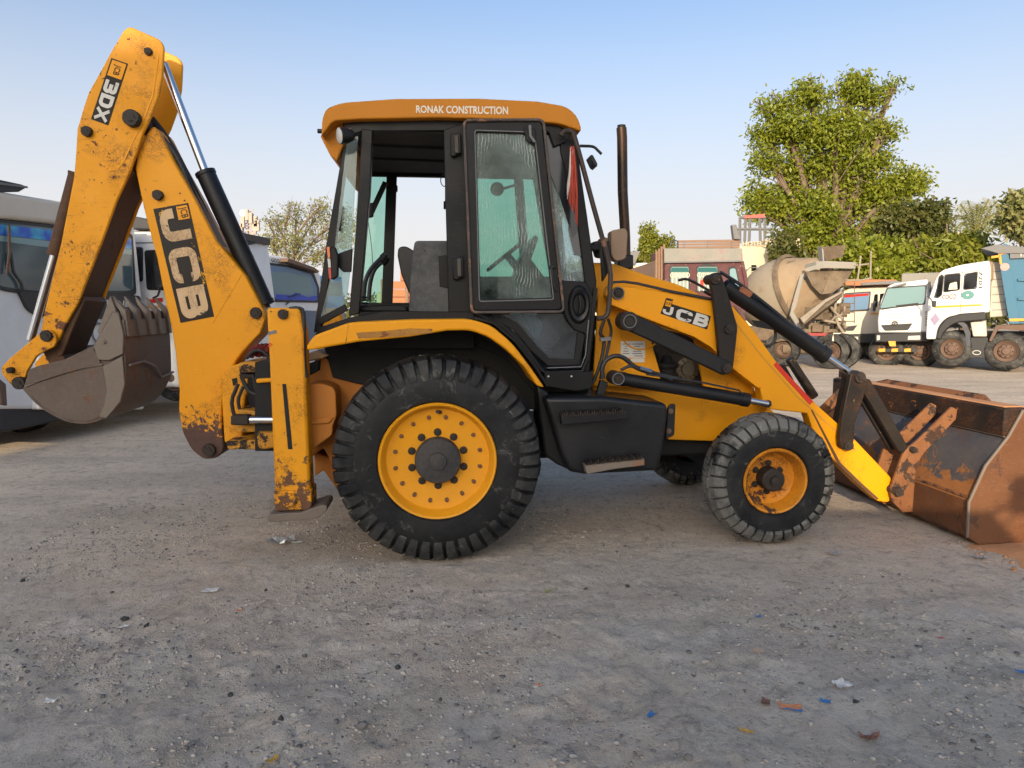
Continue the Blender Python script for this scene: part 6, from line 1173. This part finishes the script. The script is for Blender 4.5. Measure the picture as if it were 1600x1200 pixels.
foil = flat('foil_grey', (.42,.42,.40), .35, .4, .5); bl_ = flat('blue_plastic', (.04,.18,.42), .35); wh = flat('white_scrap', (.62,.60,.56), .6, var=.3); ye = flat('dry_yellow_leaf', (.50,.30,.05), .7); orl = flat('orange_scrap', (.62,.24,.10), .6); pink = flat('pink_scrap', (.45,.12,.2), .6); brn = flat('brown_scrap', (.16,.08,.06), .7); tan_ = flat('tan_card', (.55,.38,.25), .8)
scrap('foil_wrapper', 'crumpled silver grey foil lying behind the stabiliser foot', 'wrapper', 437, 848, .19, .08, .2, foil, .5); scrap('foil_wrapper', 'thin twisted foil strip beside the crumpled silver foil', 'wrapper', 462, 847, .09, .02, -.1, foil, .3)
scrap('snack_wrapper', 'orange and blue snack wrapper in the right foreground', 'wrapper', 1234, 1103, .085, .05, -.2, orl, .12, bl_); scrap('blue_wrapper', 'bright blue wrapper scrap below the front wheel in the foreground', 'wrapper', 1016, 1117, .045, .025, .8, bl_, .4); scrap('blue_wrapper', 'small dark blue wrapper right of the orange snack wrapper', 'wrapper', 1289, 1098, .04, .03, -.4, bl_, .6)
scrap('paper_scrap', 'crumpled white paper scrap above the dark blue wrapper', 'paper', 1315, 1071, .07, .05, .4, wh, .5); scrap('card_scrap', 'small square tan card scrap in the middle right foreground', 'card', 1183, 1017, .05, .04, .2, tan_, .1); scrap('dry_leaf', 'yellow dry leaf near the bottom edge left of centre', 'leaf', 426, 1186, .05, .022, .9, ye, .4); scrap('dry_leaf', 'thin tan dry leaf below the snack wrapper', 'leaf', 1166, 1139, .055, .016, -.6, ye, .3)
scrap('paper_scrap', 'white paper scrap on the dirt left of the rear wheel', 'paper', 329, 924, .08, .05, .1, wh, .2); scrap('foil_wrapper', 'pale grey foil strip on the left foreground', 'wrapper', 218, 1024, .07, .022, .2, foil, .2); scrap('blue_wrapper', 'small blue scrap at the right edge of the foreground', 'wrapper', 1594, 1050, .04, .025, -.5, bl_, .3); scrap('blue_wrapper', 'tiny blue scrap in front of the front wheel', 'wrapper', 1184, 962, .03, .02, 0, bl_, .3)
scrap('bark_scrap', 'curled brown bark scrap near the bottom right corner', 'scrap', 1356, 1156, .08, .025, -.2, brn, .6); scrap('pink_scrap', 'small pink scrap right of the middle foreground', 'scrap', 1470, 994, .03, .02, 0, pink, .3); scrap('orange_scrap', 'small orange scrap in the foreground below the rear wheel', 'scrap', 842, 1070, .03, .014, -.5, orl, .4); scrap('orange_scrap', 'tiny orange scrap on the dirt left of centre', 'scrap', 374, 952, .03, .016, .4, orl, .3); scrap('paper_scrap', 'flat grey paper scrap in front of the loader bucket', 'paper', 1303, 867, .10, .06, .3, foil, .3); scrap('paper_scrap', 'folded pale scrap ahead of the bucket on the dirt', 'paper', 1530, 873, .09, .04, -.3, foil, .3); scrap('dry_leaf', 'greenish dry leaf scrap left of the front wheel', 'leaf', 856, 924, .06, .03, 0, flat('leaf_scrap', (.3,.3,.14), .7), .4)
scrap('paper_scrap', 'slim grey paper scrap above the pale foil strip', 'paper', 190, 982, .06, .02, .3, wh, .2); scrap('bark_scrap', 'reddish brown scrap left of the orange snack wrapper', 'scrap', 1196, 1096, .05, .035, 1.2, brn, .5); scrap('paper_scrap', 'grey crumpled scrap near the left edge of the foreground', 'paper', 78, 1093, .05, .025, 0, wh, .4)
# orange soil spilled by the loader bucket, sunlit ground patch put into its colour
m = MB(); c = gpt(1600, 870); n = 40; V = [(0, 0, .05)]; 
for k in range(n): a = 2 * math.pi * k / n; rr2 = .55 + .18 * math.sin(3 * a + 1) + .06 * random.random(); V.append((math.cos(a) * rr2 * 1.2 + .25, math.sin(a) * rr2 * .55, -.01))
for k in range(n): a = 2 * math.pi * k / n; rr2 = .3 + .05 * random.random(); V.append((math.cos(a) * rr2 * 1.2 + .25, math.sin(a) * rr2 * .55, .022 + .008 * random.random()))
m.add(V, [(0, 1 + n + k, 1 + n + (k + 1) % n) for k in range(n)] + [(1 + n + k, 1 + k, 1 + (k + 1) % n, 1 + n + (k + 1) % n) for k in range(n)]); o = m.build('spilled_soil', dirt_or, None); o.location = Vector((c.x + .12, c.y + .02, 0)); o['kind'] = 'stuff'; o['label'] = 'orange soil spilled in front of the bucket corner, sunlit tone in its colour'
pebbles('soil_crumbs', 900, (c.x - .35, c.x + .9), (c.y - .35, c.y + .3), .002, .014, stonemat('soil_crumb', (.42,.19,.08), (.6,.34,.18)), 4, False)
